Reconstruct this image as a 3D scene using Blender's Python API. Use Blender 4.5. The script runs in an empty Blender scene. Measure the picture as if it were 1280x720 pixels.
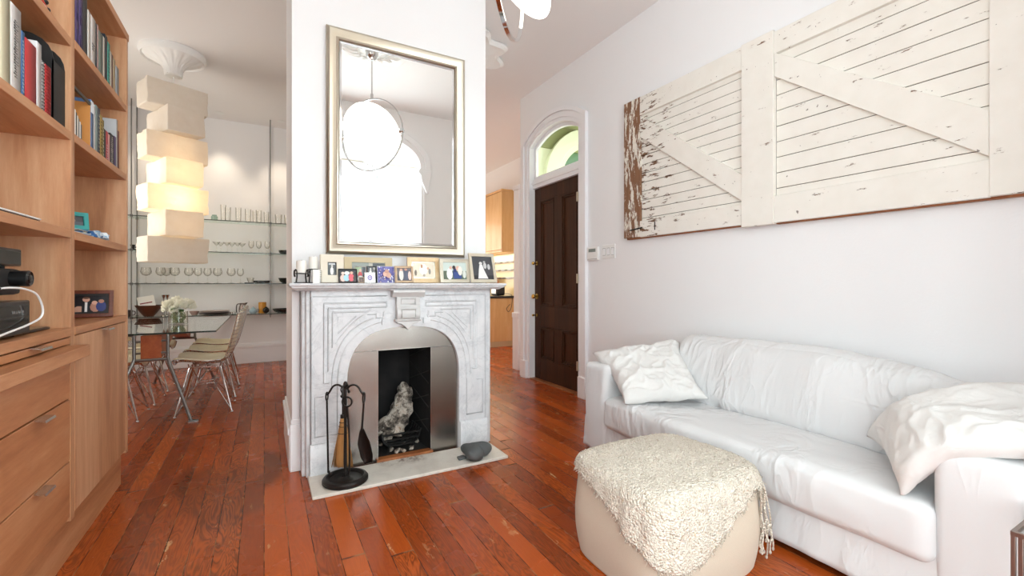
import bpy, bmesh, math, random
from mathutils import Vector, Matrix, noise
from math import sin, cos, pi, tan, atan, radians, sqrt, atan2, hypot

DAY, GLOBE, DINE, KIT, SIDE, EXPO = 66.0, 3.2, 31.0, 36.0, 75.0, 0.1
rnd = random.Random(11)
S = bpy.context.scene
COL = S.collection
CAMZ, F, YAW = 1.2, 559.0, radians(29)


# ---- reading distances off the photograph: a sight line through a column meets a known wall / shelf plane
def ang(px): return tan(YAW + atan((px - 640) / F))
def X_at(px, Y): return Y * ang(px)
def Y_at(px, X): return X / ang(px)
def Z_at(py, X, Y): return CAMZ - (py - 354) * (.4848 * X + .8746 * Y) / F


def lin(h):
    if isinstance(h, str):
        h = h.lstrip('#'); v = [int(h[i:i + 2], 16) / 255 for i in (0, 2, 4)]
    else:
        v = h
    return tuple(x / 12.92 if x <= .04045 else ((x + .055) / 1.055) ** 2.4 for x in v)


# ============================================================ materials
class NT:
    def __init__(s, name):
        s.m = bpy.data.materials.new(name); s.m.use_nodes = True
        s.t = s.m.node_tree; s.t.nodes.clear()
        s.out = s.t.nodes.new('ShaderNodeOutputMaterial')

    def n(s, typ, props=None, **ins):
        nd = s.t.nodes.new('ShaderNode' + typ)
        for k, v in (props or {}).items(): setattr(nd, k, v)
        for k, v in ins.items():
            key = int(k[1:]) if k[0] == 'i' and k[1:].isdigit() else k.replace('_', ' ')
            sk = nd.inputs[key]
            if isinstance(v, bpy.types.NodeSocket): s.t.links.new(v, sk)
            else:
                if isinstance(v, tuple) and len(v) == 3 and sk.type == 'RGBA': v = v + (1,)
                sk.default_value = v
        return nd

    def math(s, op, a, b=0.0, c=None):
        kw = dict(i0=a, i1=b)
        if c is not None: kw['i2'] = c
        return s.n('Math', {'operation': op}, **kw).outputs[0]

    def ramp(s, fac, stops, interp='LINEAR'):
        nd = s.n('ValToRGB', Fac=fac); cr = nd.color_ramp; cr.interpolation = interp
        while len(cr.elements) > 1: cr.elements.remove(cr.elements[-1])
        for i, (p, c) in enumerate(stops):
            e = cr.elements[0] if i == 0 else cr.elements.new(p)
            e.position = p
            e.color = (c + (1,)) if isinstance(c, tuple) else (c, c, c, 1)
        return nd.outputs[0]

    def mix(s, fac, a, b, mode='MIX'):
        nd = s.n('Mix', {'data_type': 'RGBA', 'blend_type': mode})
        for i, v in ((0, fac), (6, a), (7, b)):
            sk = nd.inputs[i]
            if isinstance(v, bpy.types.NodeSocket): s.t.links.new(v, sk)
            else: sk.default_value = (v + (1,)) if isinstance(v, tuple) else v
        return nd.outputs[2]

    def coord(s, kind='Object', scale=None, rot=None):
        o = s.n('TexCoord').outputs[kind]
        if scale or rot:
            o = s.n('Mapping', Vector=o, Scale=scale or (1, 1, 1), Rotation=rot or (0, 0, 0)).outputs[0]
        return o

    def bsdf(s, col, rough=.5, metal=0., bump=None, bdist=.002, bstr=1., **kw):
        ins = dict(Base_Color=col, Roughness=rough, Metallic=metal); ins.update(kw)
        b = s.n('BsdfPrincipled', **ins)
        if bump is not None:
            bn = s.n('Bump', Height=bump, Strength=bstr, Distance=bdist)
            s.t.links.new(bn.outputs[0], b.inputs['Normal'])
        return b.outputs[0]

    def done(s, sh):
        s.t.links.new(sh, s.out.inputs[0]); return s.m


MATS = {}
def plain(name, col, rough=.5, metal=0., var=0., vs=6., bump=0., bs=60., **kw):
    """a plain painted / plastic / metal surface with a little procedural variation"""
    if name in MATS: return MATS[name]
    t = NT(name); c = lin(col); co = t.coord()
    n = t.n('TexNoise', Vector=co, Scale=vs, Detail=4.).outputs[0]
    base = t.mix(n, tuple(x * (1 - var) for x in c), tuple(min(1, x * (1 + var)) for x in c)) if var else c
    bm_ = None
    if bump: bm_ = t.n('TexNoise', Vector=co, Scale=bs, Detail=3.).outputs[0]
    MATS[name] = t.done(t.bsdf(base, rough, metal, bm_, bump, **kw))
    return MATS[name]


def emis(name, col, st):
    t = NT(name); MATS[name] = t.done(t.n('Emission', Color=lin(col), Strength=st).outputs[0]); return MATS[name]


def thin_glass(name, tint, refl=.12, rough=.02, edge=.5, rim=None):
    t = NT(name)
    fc = t.n('LayerWeight', Blend=.5).outputs['Facing']; fr = t.math('POWER', fc, 4.)
    tr = t.n('BsdfTransparent', Color=t.mix(t.math('POWER', fc, 2.5), lin(tint), lin(rim)) if rim else lin(tint)).outputs[0]
    gl = t.n('BsdfGlossy', Color=(1., 1., 1.), Roughness=rough).outputs[0]
    f = t.math('ADD', t.math('MULTIPLY', fr, edge), refl)
    MATS[name] = t.done(t.n('MixShader', i0=f, i1=tr, i2=gl).outputs[0]); return MATS[name]


def wood(name, cols, grain=(6, 6, .7), rough=.42, gl=9., knots=.3, bumpd=.0006, spec=.5):
    """streaky wood; grain is the noise scale on x, y, z: small along the grain"""
    t = NT(name); co = t.coord('Object', grain)
    n0 = t.n('TexNoise', Vector=co, Scale=1.3, Detail=5., Distortion=.6).outputs[0]
    n1 = t.n('TexNoise', Vector=co, Scale=gl, Detail=6., Roughness=.7).outputs[0]
    f = t.math('ADD', t.math('MULTIPLY', n0, .65), t.math('MULTIPLY', n1, .35))
    col = t.ramp(f, [(.3, lin(cols[0])), (.5, lin(cols[1])), (.7, lin(cols[2]))])
    MATS[name] = t.done(t.bsdf(col, rough, 0., n1, bumpd, Specular_IOR_Level=spec)); return MATS[name]


def fabric(name, col, col2=None, weave=900., rough=.9, bd=.0006, wr=0., ws=7., sheen=.1, squash=(1, 1, 1)):
    """woven cloth; wr is the height of the creases"""
    t = NT(name); co = t.coord()
    w = t.n('TexNoise', Vector=co, Scale=weave, Detail=2.).outputs[0]
    c = t.mix(w, lin(col), lin(col2 or col)); h = t.math('MULTIPLY', w, bd)
    if wr:
        cs = t.coord('Object', squash)
        for k, (sc, am) in enumerate(((ws, 1.), (ws * 2.1, .35))):
            n = t.n('TexNoise', Vector=t.n('Mapping', Vector=cs, Location=(k * 3.7, k * 1.3, 0), Rotation=(0, .5 * k, .7 * k)).outputs[0], Scale=sc, Detail=2., Distortion=1.6).outputs[0]
            r = t.math('SUBTRACT', 1., t.math('MULTIPLY', t.math('ABSOLUTE', t.math('SUBTRACT', n, .5)), 4.5))
            r = t.math('POWER', t.math('MAXIMUM', r, 0.), 1.3)
            m = t.ramp(t.n('TexNoise', Vector=cs, Scale=sc * .55, Detail=1.).outputs[0], [(.42, 0.), (.62, 1.)])
            h = t.math('ADD', h, t.math('MULTIPLY', t.math('MULTIPLY', r, m), wr * am))
    MATS[name] = t.done(t.bsdf(c, rough, 0., h, 1., Sheen_Weight=sheen)); return MATS[name]


def make_materials():
    M = MATS
    plain('wall_paint', '#f1f1f2', .75, bump=.0006, bs=90, var=.012, vs=1.2)
    plain('ceiling_paint', '#efedec', .85, bump=.0004, bs=60)
    plain('trim_paint', '#f3f3f5', .38)
    plain('plaster_white', '#f4f3f1', .6, bump=.001, bs=60)
    plain('vestibule_green', '#858a55', .8); plain('vestibule_cream', '#f3f3d8', .7)

    # ---- old red-brown fir floor: boards run along y
    t = NT('floor_boards')
    pos = t.n('NewGeometry').outputs['Position']; sx = t.n('SeparateXYZ', Vector=pos)
    x, y = sx.outputs[0], sx.outputs[1]
    W = .098
    u = t.math('DIVIDE', x, W); bi = t.math('FLOOR', u); fu = t.math('FRACT', u)
    r1 = t.n('TexWhiteNoise', {'noise_dimensions': '1D'}, W=bi).outputs[0]
    v = t.math('DIVIDE', t.math('ADD', y, t.math('MULTIPLY', r1, 9.)), 2.3); si = t.math('FLOOR', v); fv = t.math('FRACT', v)
    bid = t.math('ADD', t.math('MULTIPLY', bi, 7.31), t.math('MULTIPLY', si, 3.77))
    r2 = t.n('TexWhiteNoise', {'noise_dimensions': '1D'}, W=bid).outputs[0]
    base = t.ramp(r2, [(0, lin('#822f0d')), (.3, lin('#9e4013')), (.55, lin('#ac4917')), (.8, lin('#b8561f')), (1, lin('#8f3910'))])
    cv = t.n('CombineXYZ', X=t.math('ADD', x, t.math('MULTIPLY', r2, 40.)), Y=t.math('MULTIPLY', y, .16), Z=t.math('MULTIPLY', r2, 9.)).outputs[0]
    wv = t.n('TexNoise', Vector=cv, Scale=13., Detail=3., Distortion=.7).outputs[0]
    rings = t.math('SINE', t.math('MULTIPLY', wv, 95.))
    rings = t.math('MULTIPLY', t.math('ADD', rings, 1.), .5)
    amt = t.math('MULTIPLY', t.n('TexWhiteNoise', {'noise_dimensions': '1D'}, W=t.math('ADD', bid, 51.3)).outputs[0], .85)
    c1 = t.mix(t.math('MULTIPLY', rings, amt), base, lin('#4a1606'))
    fine = t.n('TexNoise', Vector=t.n('CombineXYZ', X=t.math('MULTIPLY', x, 190.), Y=t.math('MULTIPLY', y, 5.), Z=r2).outputs[0], Scale=1., Detail=4.).outputs[0]
    c2 = t.mix(t.math('MULTIPLY', fine, .28), c1, lin('#c8702f'))
    # an old dark stain by the chimney corner, stopping board by board
    dx = t.math('ADD', x, .17); dy = t.math('SUBTRACT', y, t.math('ADD', 2.98, t.math('MULTIPLY', r1, .6)))
    ex = t.math('DIVIDE', dx, .33); ey = t.math('DIVIDE', dy, .46); dd = t.math('SQRT', t.math('ADD', t.math('MULTIPLY', ex, ex), t.math('MULTIPLY', ey, ey)))
    st = t.ramp(dd, [(.8, 1.), (1., 0.)]); st = t.math('MULTIPLY', st, t.ramp(r1, [(0., .45), (.35, .6), (.6, 1.)]))
    c3 = t.mix(t.math('MULTIPLY', st, .62), c2, lin('#2c130b'))
    # scuffs and putty
    sc = t.n('TexNoise', Vector=t.n('Mapping', Vector=pos, Scale=(7., 2.1, 1.)).outputs[0], Scale=1.6, Detail=6., Roughness=.75).outputs[0]
    scm = t.ramp(sc, [(.625, 0.), (.645, 1.)])
    edge = t.math('ABSOLUTE', t.math('SUBTRACT', fu, .5))
    pm = t.math('MULTIPLY', scm, t.ramp(edge, [(.22, .25), (.42, .8)]))
    c4 = t.mix(pm, c3, lin('#d8ab74'))
    gp = t.math('MAXIMUM', t.ramp(edge, [(.482, 0.), (.492, 1.)]), t.ramp(t.math('ABSOLUTE', t.math('SUBTRACT', fv, .5)), [(.4991, 0.), (.4996, 1.)]))
    pu = t.n('TexNoise', Vector=pos, Scale=5.5, Detail=3.).outputs[0]
    gcol = t.mix(t.ramp(pu, [(.52, 0.), (.58, 1.)]), lin('#170803'), lin('#a0764c'))
    c5 = t.mix(t.math('MULTIPLY', gp, .9), c4, gcol)
    rg = t.math('ADD', .16, t.math('MULTIPLY', t.n('TexNoise', Vector=pos, Scale=3., Detail=4.).outputs[0], .2))
    hgt = t.math('ADD', t.math('MULTIPLY', gp, -.0018), t.math('MULTIPLY', rings, .00012))
    hgt = t.math('ADD', hgt, t.math('MULTIPLY', t.n('TexNoise', Vector=pos, Scale=9., Detail=2.).outputs[0], .0008))
    M['floor'] = t.done(t.bsdf(c5, rg, 0., hgt, 1., Specular_IOR_Level=.28))

    # ---- white veined marble
    t = NT('marble'); co = t.coord()
    n = t.n('TexNoise', Vector=co, Scale=4.2, Detail=10., Roughness=.66, Distortion=1.2).outputs[0]
    vn = t.math('ABSOLUTE', t.math('SUBTRACT', n, .5))
    ve = t.ramp(vn, [(0, 1.), (.014, .3), (.05, 0.)])
    n2 = t.n('TexNoise', Vector=co, Scale=7., Detail=8., Roughness=.7).outputs[0]
    c = t.mix(t.math('MULTIPLY', ve, .30), t.mix(t.ramp(n2, [(.4, 0.), (.75, 1.)]), lin('#dcdddf'), lin('#c4c7cb')), lin('#8d9298'))
    M['marble'] = t.done(t.bsdf(c, .32, 0.))
    plain('marble_groove', '#9b9ea1', .5)
    plain('marble_grey', '#c9c9c8', .35, var=.2, vs=5)
    t = NT('hearth_marble'); co = t.coord()
    n = t.n('TexNoise', Vector=co, Scale=6., Detail=8., Roughness=.65).outputs[0]
    soot = t.n('TexNoise', Vector=co, Scale=11., Detail=6., Roughness=.75).outputs[0]
    sp = t.n('SeparateXYZ', Vector=co)
    near = t.math('SQRT', t.math('ADD', t.math('POWER', t.math('MULTIPLY', sp.outputs[0], 4.2), 2.), t.math('POWER', t.math('MULTIPLY', t.math('SUBTRACT', sp.outputs[1], .16), 7.5), 2.)))
    sm = t.math('MULTIPLY', t.ramp(soot, [(.46, 0.), (.62, 1.)]), t.ramp(near, [(.3, 1.), (1.1, .12)]))
    M['hearth'] = t.done(t.bsdf(t.mix(sm, t.mix(n, lin('#e4dfd6'), lin('#cfc9bd')), lin('#5a3a24')), .45))

    # ---- brushed steel
    t = NT('brushed_steel'); co = t.coord('Object', (260, 260, 3))
    n = t.n('TexNoise', Vector=co, Scale=1., Detail=3.).outputs[0]
    n2 = t.n('TexNoise', Vector=t.coord(), Scale=5., Detail=4.).outputs[0]
    M['steel'] = t.done(t.bsdf(t.mix(n2, lin('#8f8a85'), lin('#a8a39d')), t.math('ADD', .25, t.math('MULTIPLY', n, .03)), 1.))
    plain('chrome', '#d8d8d8', .08, 1.); plain('chrome_soft', '#c9c6c2', .22, 1.)
    plain('silver_leaf', '#c9c1b1', .3, 1., var=.06, vs=3); plain('brass', '#c9a85c', .25, 1.)
    plain('wrought_iron', '#2a2624', .45, .6, bump=.0006, bs=120); plain('iron_dark', '#151413', .6, .4, bump=.001, bs=90)
    plain('grey_steel', '#8b8a88', .4, .9); plain('brown_steel', '#8e8079', .35, .9)
    t = NT('mirror_glass'); M['mirror'] = t.done(t.n('BsdfGlossy', Color=(.9, .92, .91), Roughness=0.).outputs[0])

    wood('shelf_wood_upright', ['#a06b47', '#c7936b', '#dcb08a'], (6, 6, .6))
    wood('shelf_wood_level', ['#9d6540', '#c0875d', '#d3a078'], (6, .6, 6))
    wood('drawer_wood', ['#9a5e3a', '#bb7e53', '#cf986d'], (5, .5, 5))
    wood('beam_wood', ['#8d3f1d', '#aa5429', '#bd6a3a'], (7, .7, 7))
    wood('door_wood', ['#2a1509', '#3d2110', '#4d2c17'], (8, 8, .6), .5, spec=.2)
    wood('maple', ['#d6a566', '#e3b97e', '#edc994'], (6, 6, .6), .35)
    wood('frame_wood_dark', ['#4a2113', '#6d3520', '#82452b'], (9, 9, 9), .3)
    wood('frame_wood_pale', ['#d9b684', '#e8cba0', '#f0dab6'], (9, 9, 9), .45)
    wood('frame_wood_mid', ['#a88a6a', '#c0a486', '#d2ba9e'], (9, 9, 9), .45)
    wood('board_brown', ['#7c4521', '#95572c', '#ab6d3d'], (9, 9, 2), .5)
    plain('cream_card', '#e4dccb', .7, var=.04, vs=20); plain('gold_card', '#cbb893', .5); plain('champagne', '#d3cab7', .35, .35)

    # ---- chipped white paint on old boards
    t = NT('chipped_paint'); co = t.coord()
    sp = t.n('SeparateXYZ', Vector=co)
    n = t.n('TexNoise', Vector=t.n('Mapping', Vector=co, Scale=(6., 5., 22.)).outputs[0], Scale=1.4, Detail=8., Roughness=.72).outputs[0]
    grad = t.n('MapRange', Value=sp.outputs[1], i1=.55, i2=1.25, i3=0., i4=.15).outputs[0]
    msk = t.ramp(t.math('ADD', n, grad), [(.645, 0.), (.665, 1.)])
    wd = t.mix(t.n('TexNoise', Vector=t.coord('Object', (9, 2, 40)), Scale=2., Detail=5.).outputs[0], lin('#4a3426'), lin('#936a4a'))
    pn = t.mix(t.n('TexNoise', Vector=co, Scale=9., Detail=5.).outputs[0], lin('#f3f0e9'), lin('#e7e2d8'))
    spk = t.ramp(t.n('TexNoise', Vector=co, Scale=34., Detail=3.).outputs[0], [(.735, 0.), (.75, 1.)])
    pn = t.mix(t.math('MULTIPLY', spk, .8), pn, lin('#5b4a3d'))
    M['chipped'] = t.done(t.bsdf(t.mix(msk, pn, wd), .6, 0., t.math('MULTIPLY', msk, -1.), .0012))
    t = NT('chipped_paint_worn'); co = t.coord()
    n = t.n('TexNoise', Vector=t.n('Mapping', Vector=co, Scale=(8., 22., 5.)).outputs[0], Scale=1.5, Detail=8., Roughness=.72).outputs[0]
    msk = t.ramp(n, [(.47, 0.), (.5, 1.)])
    wd = t.mix(t.n('TexNoise', Vector=t.coord('Object', (9, 40, 2)), Scale=2., Detail=5.).outputs[0], lin('#6e4a35'), lin('#9a7050'))
    M['chipped_worn'] = t.done(t.bsdf(t.mix(msk, lin('#ece6da'), wd), .65, 0., t.math('MULTIPLY', msk, -1.), .0015))
    plain('seam_dark', '#4b4038', .9)

    fabric('slipcover', '#dedede', '#d8d8d9', 700., .95, .0003, .012, 2.6, squash=(1, 1.5, .5))
    fabric('pillow_linen', '#e2e1df', '#dad8d5', 700., .95, .0003, .004, 5.)
    fabric('ottoman_linen', '#d3c5b2', '#beb09d', 420., .95, .0007)
    fabric('seat_pad', '#f1e3c9', '#e8d9bd', 500., .8, .0003)
    # knitted throw
    t = NT('boucle_knit'); co = t.coord()
    v = t.n('TexVoronoi', Vector=co, Scale=130., Randomness=1.).outputs[0]
    n = t.n('TexNoise', Vector=co, Scale=210., Detail=3.).outputs[0]
    k = t.n('TexNoise', Vector=co, Scale=75., Detail=5., Roughness=.7).outputs[0]
    c = t.mix(t.ramp(k, [(.56, 0.), (.66, 1.)]), t.mix(n, lin('#f3e9da'), lin('#e9dcc8')), lin('#c9b292'))
    h = t.math('ADD', t.math('MULTIPLY', v, -.012), t.math('MULTIPLY', n, .006))
    M['boucle'] = t.done(t.bsdf(c, .95, 0., h, 1., Sheen_Weight=.15))
    # sheer curtain
    t = NT('sheer_voile')
    d = t.n('BsdfTranslucent', Color=(.95, .95, .93)).outputs[0]; tr = t.n('BsdfTransparent', Color=(1., 1., 1.)).outputs[0]
    M['sheer'] = t.done(t.n('MixShader', i0=.42, i1=tr, i2=d).outputs[0])
    # mulberry paper
    t = NT('mulberry_paper'); co = t.coord()
    n = t.n('TexNoise', Vector=co, Scale=14., Detail=6., Roughness=.7).outputs[0]
    c = t.mix(n, lin('#f9f3ea'), lin('#eee4d6'))
    df = t.bsdf(c, .85, 0., n, .004); tl = t.n('BsdfTranslucent', Color=c).outputs[0]
    M['paper'] = t.done(t.n('MixShader', i0=.36, i1=df, i2=tl).outputs[0])
    t = NT('opal_glass_shade')
    M['opal'] = t.done(t.n('AddShader', i0=t.bsdf(lin('#fbf8ef'), .2), i1=t.n('Emission', Color=lin('#fff8ec'), Strength=GLOBE).outputs[0]).outputs[0])
    emis('bulb', '#ffe3b0', 12.); emis('downlight_glow', '#ffe9c8', 14.)
    thin_glass('clear_glass', '#fdfdfc', .05, .04, .4, '#b3aca3'); thin_glass('window_pane', '#f4f8f8', .03); thin_glass('shelf_glass', '#e9f2ee', .06)
    thin_glass('green_glass', '#cfe0d8', .06); thin_glass('table_glass', '#e4ece9', .30, .01, .62)
    plain('glass_edge', '#3f6f63', .15)
    # soot and ash
    t = NT('soot'); co = t.coord()
    n = t.n('TexNoise', Vector=co, Scale=7., Detail=6.).outputs[0]
    M['soot'] = t.done(t.bsdf(t.mix(t.ramp(n, [(.4, 0.), (.75, 1.)]), lin('#0b0a0a'), lin('#1f1c1a')), .9, 0., n, .004))
    t = NT('charred_log'); co = t.coord()
    n = t.n('TexNoise', Vector=co, Scale=13., Detail=7., Roughness=.7).outputs[0]
    M['ash'] = t.done(t.bsdf(t.ramp(n, [(.38, lin('#1d1815')), (.47, lin('#6e645a')), (.56, lin('#c3b9ac')), (.64, lin('#8d7358')), (.7, lin('#2a211c'))]), .95, 0., n, .02))
    plain('stone_grey', '#585b5b', .8, var=.15, vs=20, bump=.002, bs=60)
    t = NT('straw'); co = t.coord('Object', (160, 160, 5)); n = t.n('TexNoise', Vector=co, Scale=1., Detail=2.).outputs[0]
    M['straw'] = t.done(t.bsdf(t.mix(n, lin('#a8713a'), lin('#d6a566')), .8, 0., n, .004))
    for nm, c, r in (('black_plastic', '#161617', .3), ('black_matte', '#1d1c1c', .6), ('black_gloss', '#0c0c0d', .08), ('white_plastic', '#f0f0ee', .35),
                     ('wax_white', '#f2efe8', .5), ('paper_white', '#f4f2ec', .8), ('page_cream', '#efe6d0', .9), ('teal', '#2f9c98', .45),
                     ('amber', '#c98a1c', .3), ('pale_blue', '#a9c3cf', .35), ('bowl_brown', '#5b3626', .35), ('plate_dark', '#3a2f2d', .35),
                     ('plate_pink', '#b7a199', .4), ('leaf_green', '#3f6b2a', .5), ('petal', '#f6f3e4', .7), ('moss', '#7b8a60', .6),
                     ('cable_white', '#f3f3f1', .45), ('black_stone', '#20201f', .25), ('counter_dark', '#26282a', .2), ('tile', '#ead7a4', .3), ('lcd', '#7f8a84', .3)):
        plain(nm, c, r)
    t = NT('printed_paper'); a = t.n('VertexColor', {'layer_name': 'Col'}).outputs[0]
    M['printed'] = t.done(t.bsdf(a, .28))


make_materials()
M = MATS

# ============================================================ mesh building
WORLD = {}


class MB:
    def __init__(s): s.bm = bmesh.new()

    def v(s, p): return s.bm.verts.new(p)

    def face(s, vs):
        try: return s.bm.faces.new(vs)
        except ValueError: return None

    def box(s, x0, x1, y0, y1, z0, z1, R=None):
        vs = [s.v((x, y, z)) for z in (z0, z1) for y in (y0, y1) for x in (x0, x1)]
        if R is not None:
            for q in vs: q.co = R @ q.co
        for f in ((0, 2, 3, 1), (4, 5, 7, 6), (0, 1, 5, 4), (2, 6, 7, 3), (0, 4, 6, 2), (1, 3, 7, 5)): s.face([vs[i] for i in f])
        return s

    def prism(s, pts, vec):
        vec = Vector(vec); a = [s.v(p) for p in pts]; b = [s.v(Vector(p) + vec) for p in pts]; n = len(pts)
        s.face(a); s.face(b[::-1])
        for i in range(n): s.face([a[i], a[(i + 1) % n], b[(i + 1) % n], b[i]])
        return s

    def strip(s, P, Q, vec):
        """solid band between two matching polylines, given depth vec"""
        vec = Vector(vec); R = [[s.v(p) for p in P], [s.v(q) for q in Q], [s.v(Vector(q) + vec) for q in Q], [s.v(Vector(p) + vec) for p in P]]
        for k in range(4):
            A, B = R[k], R[(k + 1) % 4]
            for i in range(len(P) - 1): s.face([A[i], A[i + 1], B[i + 1], B[i]])
        for i in (0, -1): s.face([R[k][i] for k in range(4)])
        return s

    def tube(s, pts, r, n=8, closed=False, caps=True):
        pts = [Vector(p) for p in pts]; m = len(pts); rr = r if isinstance(r, (list, tuple)) else [r] * m
        rings = []; up = None
        for i, p in enumerate(pts):
            if closed: d = pts[(i + 1) % m] - pts[i - 1]
            else: d = pts[min(i + 1, m - 1)] - pts[max(i - 1, 0)]
            d = d.normalized() if d.length > 1e-9 else Vector((0, 0, 1))
            if up is None:
                up = Vector((0, 0, 1)) if abs(d.z) < .9 else Vector((1, 0, 0))
            a = (up - d * up.dot(d))
            if a.length < 1e-6: a = d.orthogonal()
            a.normalize(); up = a; b = d.cross(a)
            rings.append([s.v(p + (a * cos(2 * pi * k / n) + b * sin(2 * pi * k / n)) * rr[i]) for k in range(n)])
        for i in range(m if closed else m - 1):
            A, B = rings[i], rings[(i + 1) % m]
            for k in range(n): s.face([A[k], A[(k + 1) % n], B[(k + 1) % n], B[k]])
        if caps and not closed: s.face(rings[0][::-1]); s.face(rings[-1])
        return s

    def lathe(s, prof, c=(0, 0, 0), n=24, R=None, ripple=None):
        c = Vector(c); rings = []
        for (r, z) in prof:
            ring = []
            for k in range(n):
                a = 2 * pi * k / n
                r2, z2 = (r, z) if ripple is None else ripple(r, z, a)
                p = Vector((r2 * cos(a), r2 * sin(a), z2))
                if R is not None: p = R @ p
                ring.append(s.v(c + p))
            rings.append(ring)
        for A, B in zip(rings, rings[1:]):
            for k in range(n): s.face([A[k], A[(k + 1) % n], B[(k + 1) % n], B[k]])
        s.face(rings[0][::-1]); s.face(rings[-1])
        return s

    def grid(s, f, nu, nv, cu=False, cv=False):
        V = [[s.v(f(i / (nu if cu else nu - 1), j / (nv if cv else nv - 1))) for j in range(nv)] for i in range(nu)]
        for i in range(nu if cu else nu - 1):
            for j in range(nv if cv else nv - 1):
                s.face([V[i][j], V[(i + 1) % nu][j], V[(i + 1) % nu][(j + 1) % nv], V[i][(j + 1) % nv]])
        return s

    def ball(s, c, rx, ry=None, rz=None, nu=16, nv=10, R=None):
        ry = rx if ry is None else ry; rz = rx if rz is None else rz; c = Vector(c)
        top = s.v(c + (R @ Vector((0, 0, rz)) if R else Vector((0, 0, rz)))); bot = s.v(c - (R @ Vector((0, 0, rz)) if R else Vector((0, 0, rz))))
        rings = []
        for j in range(1, nv):
            ph = pi * j / nv; ring = []
            for i in range(nu):
                a = 2 * pi * i / nu; p = Vector((rx * sin(ph) * cos(a), ry * sin(ph) * sin(a), rz * cos(ph)))
                ring.append(s.v(c + (R @ p if R else p)))
            rings.append(ring)
        for i in range(nu):
            s.face([top, rings[0][i], rings[0][(i + 1) % nu]]); s.face([bot, rings[-1][(i + 1) % nu], rings[-1][i]])
        for A, B in zip(rings, rings[1:]):
            for i in range(nu): s.face([A[i], B[i], B[(i + 1) % nu], A[(i + 1) % nu]])
        return s

    def soft(s, c, half, r, n=12, R=None, bulge=(0, 0, 0), disp=None):
        """rounded, slightly puffed box"""
        c = Vector(c); h = Vector(half); cache = {}
        inner = Vector([max(1e-4, q - r) for q in h])
        def e(t):                                   # denser towards the edges
            return sin(t * pi / 2)
        def pt(p):
            key = tuple(round(x, 5) for x in p)
            if key in cache: return cache[key]
            q = Vector([p[i] * h[i] for i in range(3)])
            k = Vector([max(-inner[i], min(inner[i], q[i])) for i in range(3)])
            d = q - k
            w = k + d.normalized() * r if d.length > 1e-9 else q
            for i in range(3):
                a, b = p[(i + 1) % 3], p[(i + 2) % 3]
                w[i] += bulge[i] * p[i] * (1 - a * a) * (1 - b * b)
            if R is not None: w = R @ w
            w = c + w
            if disp: w = disp(w, p)
            cache[key] = s.v(w); return cache[key]
        for ax in range(3):
            for sg in (-1, 1):
                for i in range(n):
                    for j in range(n):
                        q = []
                        for (di, dj) in ((0, 0), (1, 0), (1, 1), (0, 1)):
                            p = [0, 0, 0]; p[ax] = sg
                            p[(ax + 1) % 3] = e(-1 + 2 * (i + di) / n); p[(ax + 2) % 3] = e(-1 + 2 * (j + dj) / n)
                            q.append(pt(p))
                        s.face(q if sg > 0 else q[::-1])
        return s

    def build(s, name, mat, parent=None, smooth=True, bevel=0., seg=2, sub=0, solid=0., auto=35, origin=True):
        bm = s.bm
        bmesh.ops.remove_doubles(bm, verts=bm.verts, dist=1e-6)
        bmesh.ops.recalc_face_normals(bm, faces=bm.faces)
        me = bpy.data.meshes.new(name); o = bpy.data.objects.new(name, me); COL.objects.link(o)
        W = Matrix.Identity(4)
        if parent is not None:
            W = WORLD[parent.name]; o.parent = parent; bm.transform(W.inverted())
        elif origin:
            xs = [v.co for v in bm.verts]
            c = Vector(((min(p.x for p in xs) + max(p.x for p in xs)) / 2, (min(p.y for p in xs) + max(p.y for p in xs)) / 2, min(p.z for p in xs)))
            bm.transform(Matrix.Translation(-c)); o.location = c; W = Matrix.Translation(c)
        WORLD[o.name] = W
        if smooth:
            for f in bm.faces: f.smooth = True
            if auto:
                for e in bm.edges:
                    if len(e.link_faces) == 2 and e.calc_face_angle(0) > radians(auto): e.smooth = False
        bm.to_mesh(me); bm.free()
        mats = mat if isinstance(mat, (list, tuple)) else [mat]
        for m in mats: me.materials.append(M[m] if isinstance(m, str) else m)
        if bevel:
            b = o.modifiers.new('edge', 'BEVEL'); b.width = bevel; b.segments = seg; b.limit_method = 'ANGLE'; b.angle_limit = radians(40); b.harden_normals = False
        if solid:
            b = o.modifiers.new('thick', 'SOLIDIFY'); b.thickness = solid; b.offset = 0
        if sub:
            b = o.modifiers.new('smooth', 'SUBSURF'); b.levels = b.render_levels = sub
        return o


def tag(o, label=None, cat=None, group=None, kind=None):
    for k, v in (('label', label), ('category', cat), ('group', group), ('kind', kind)):
        if v: o[k] = v
    return o


def thing(name, label, cat, loc=(0, 0, 0), group=None, kind=None):
    o = bpy.data.objects.new(name, None); COL.objects.link(o); o.location = loc; o.empty_display_size = .1
    WORLD[o.name] = Matrix.Translation(Vector(loc)); return tag(o, label, cat, group, kind)


def copy_tree(o, parent=None):
    c = o.copy(); COL.objects.link(c)
    if parent is not None: c.parent = parent
    for ch in list(o.children): copy_tree(ch, c)
    return c


def struct(mb, name, mat, label, cat, **kw):
    return tag(mb.build(name, mat, origin=False, **kw), label, cat, None, 'structure')


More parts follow.
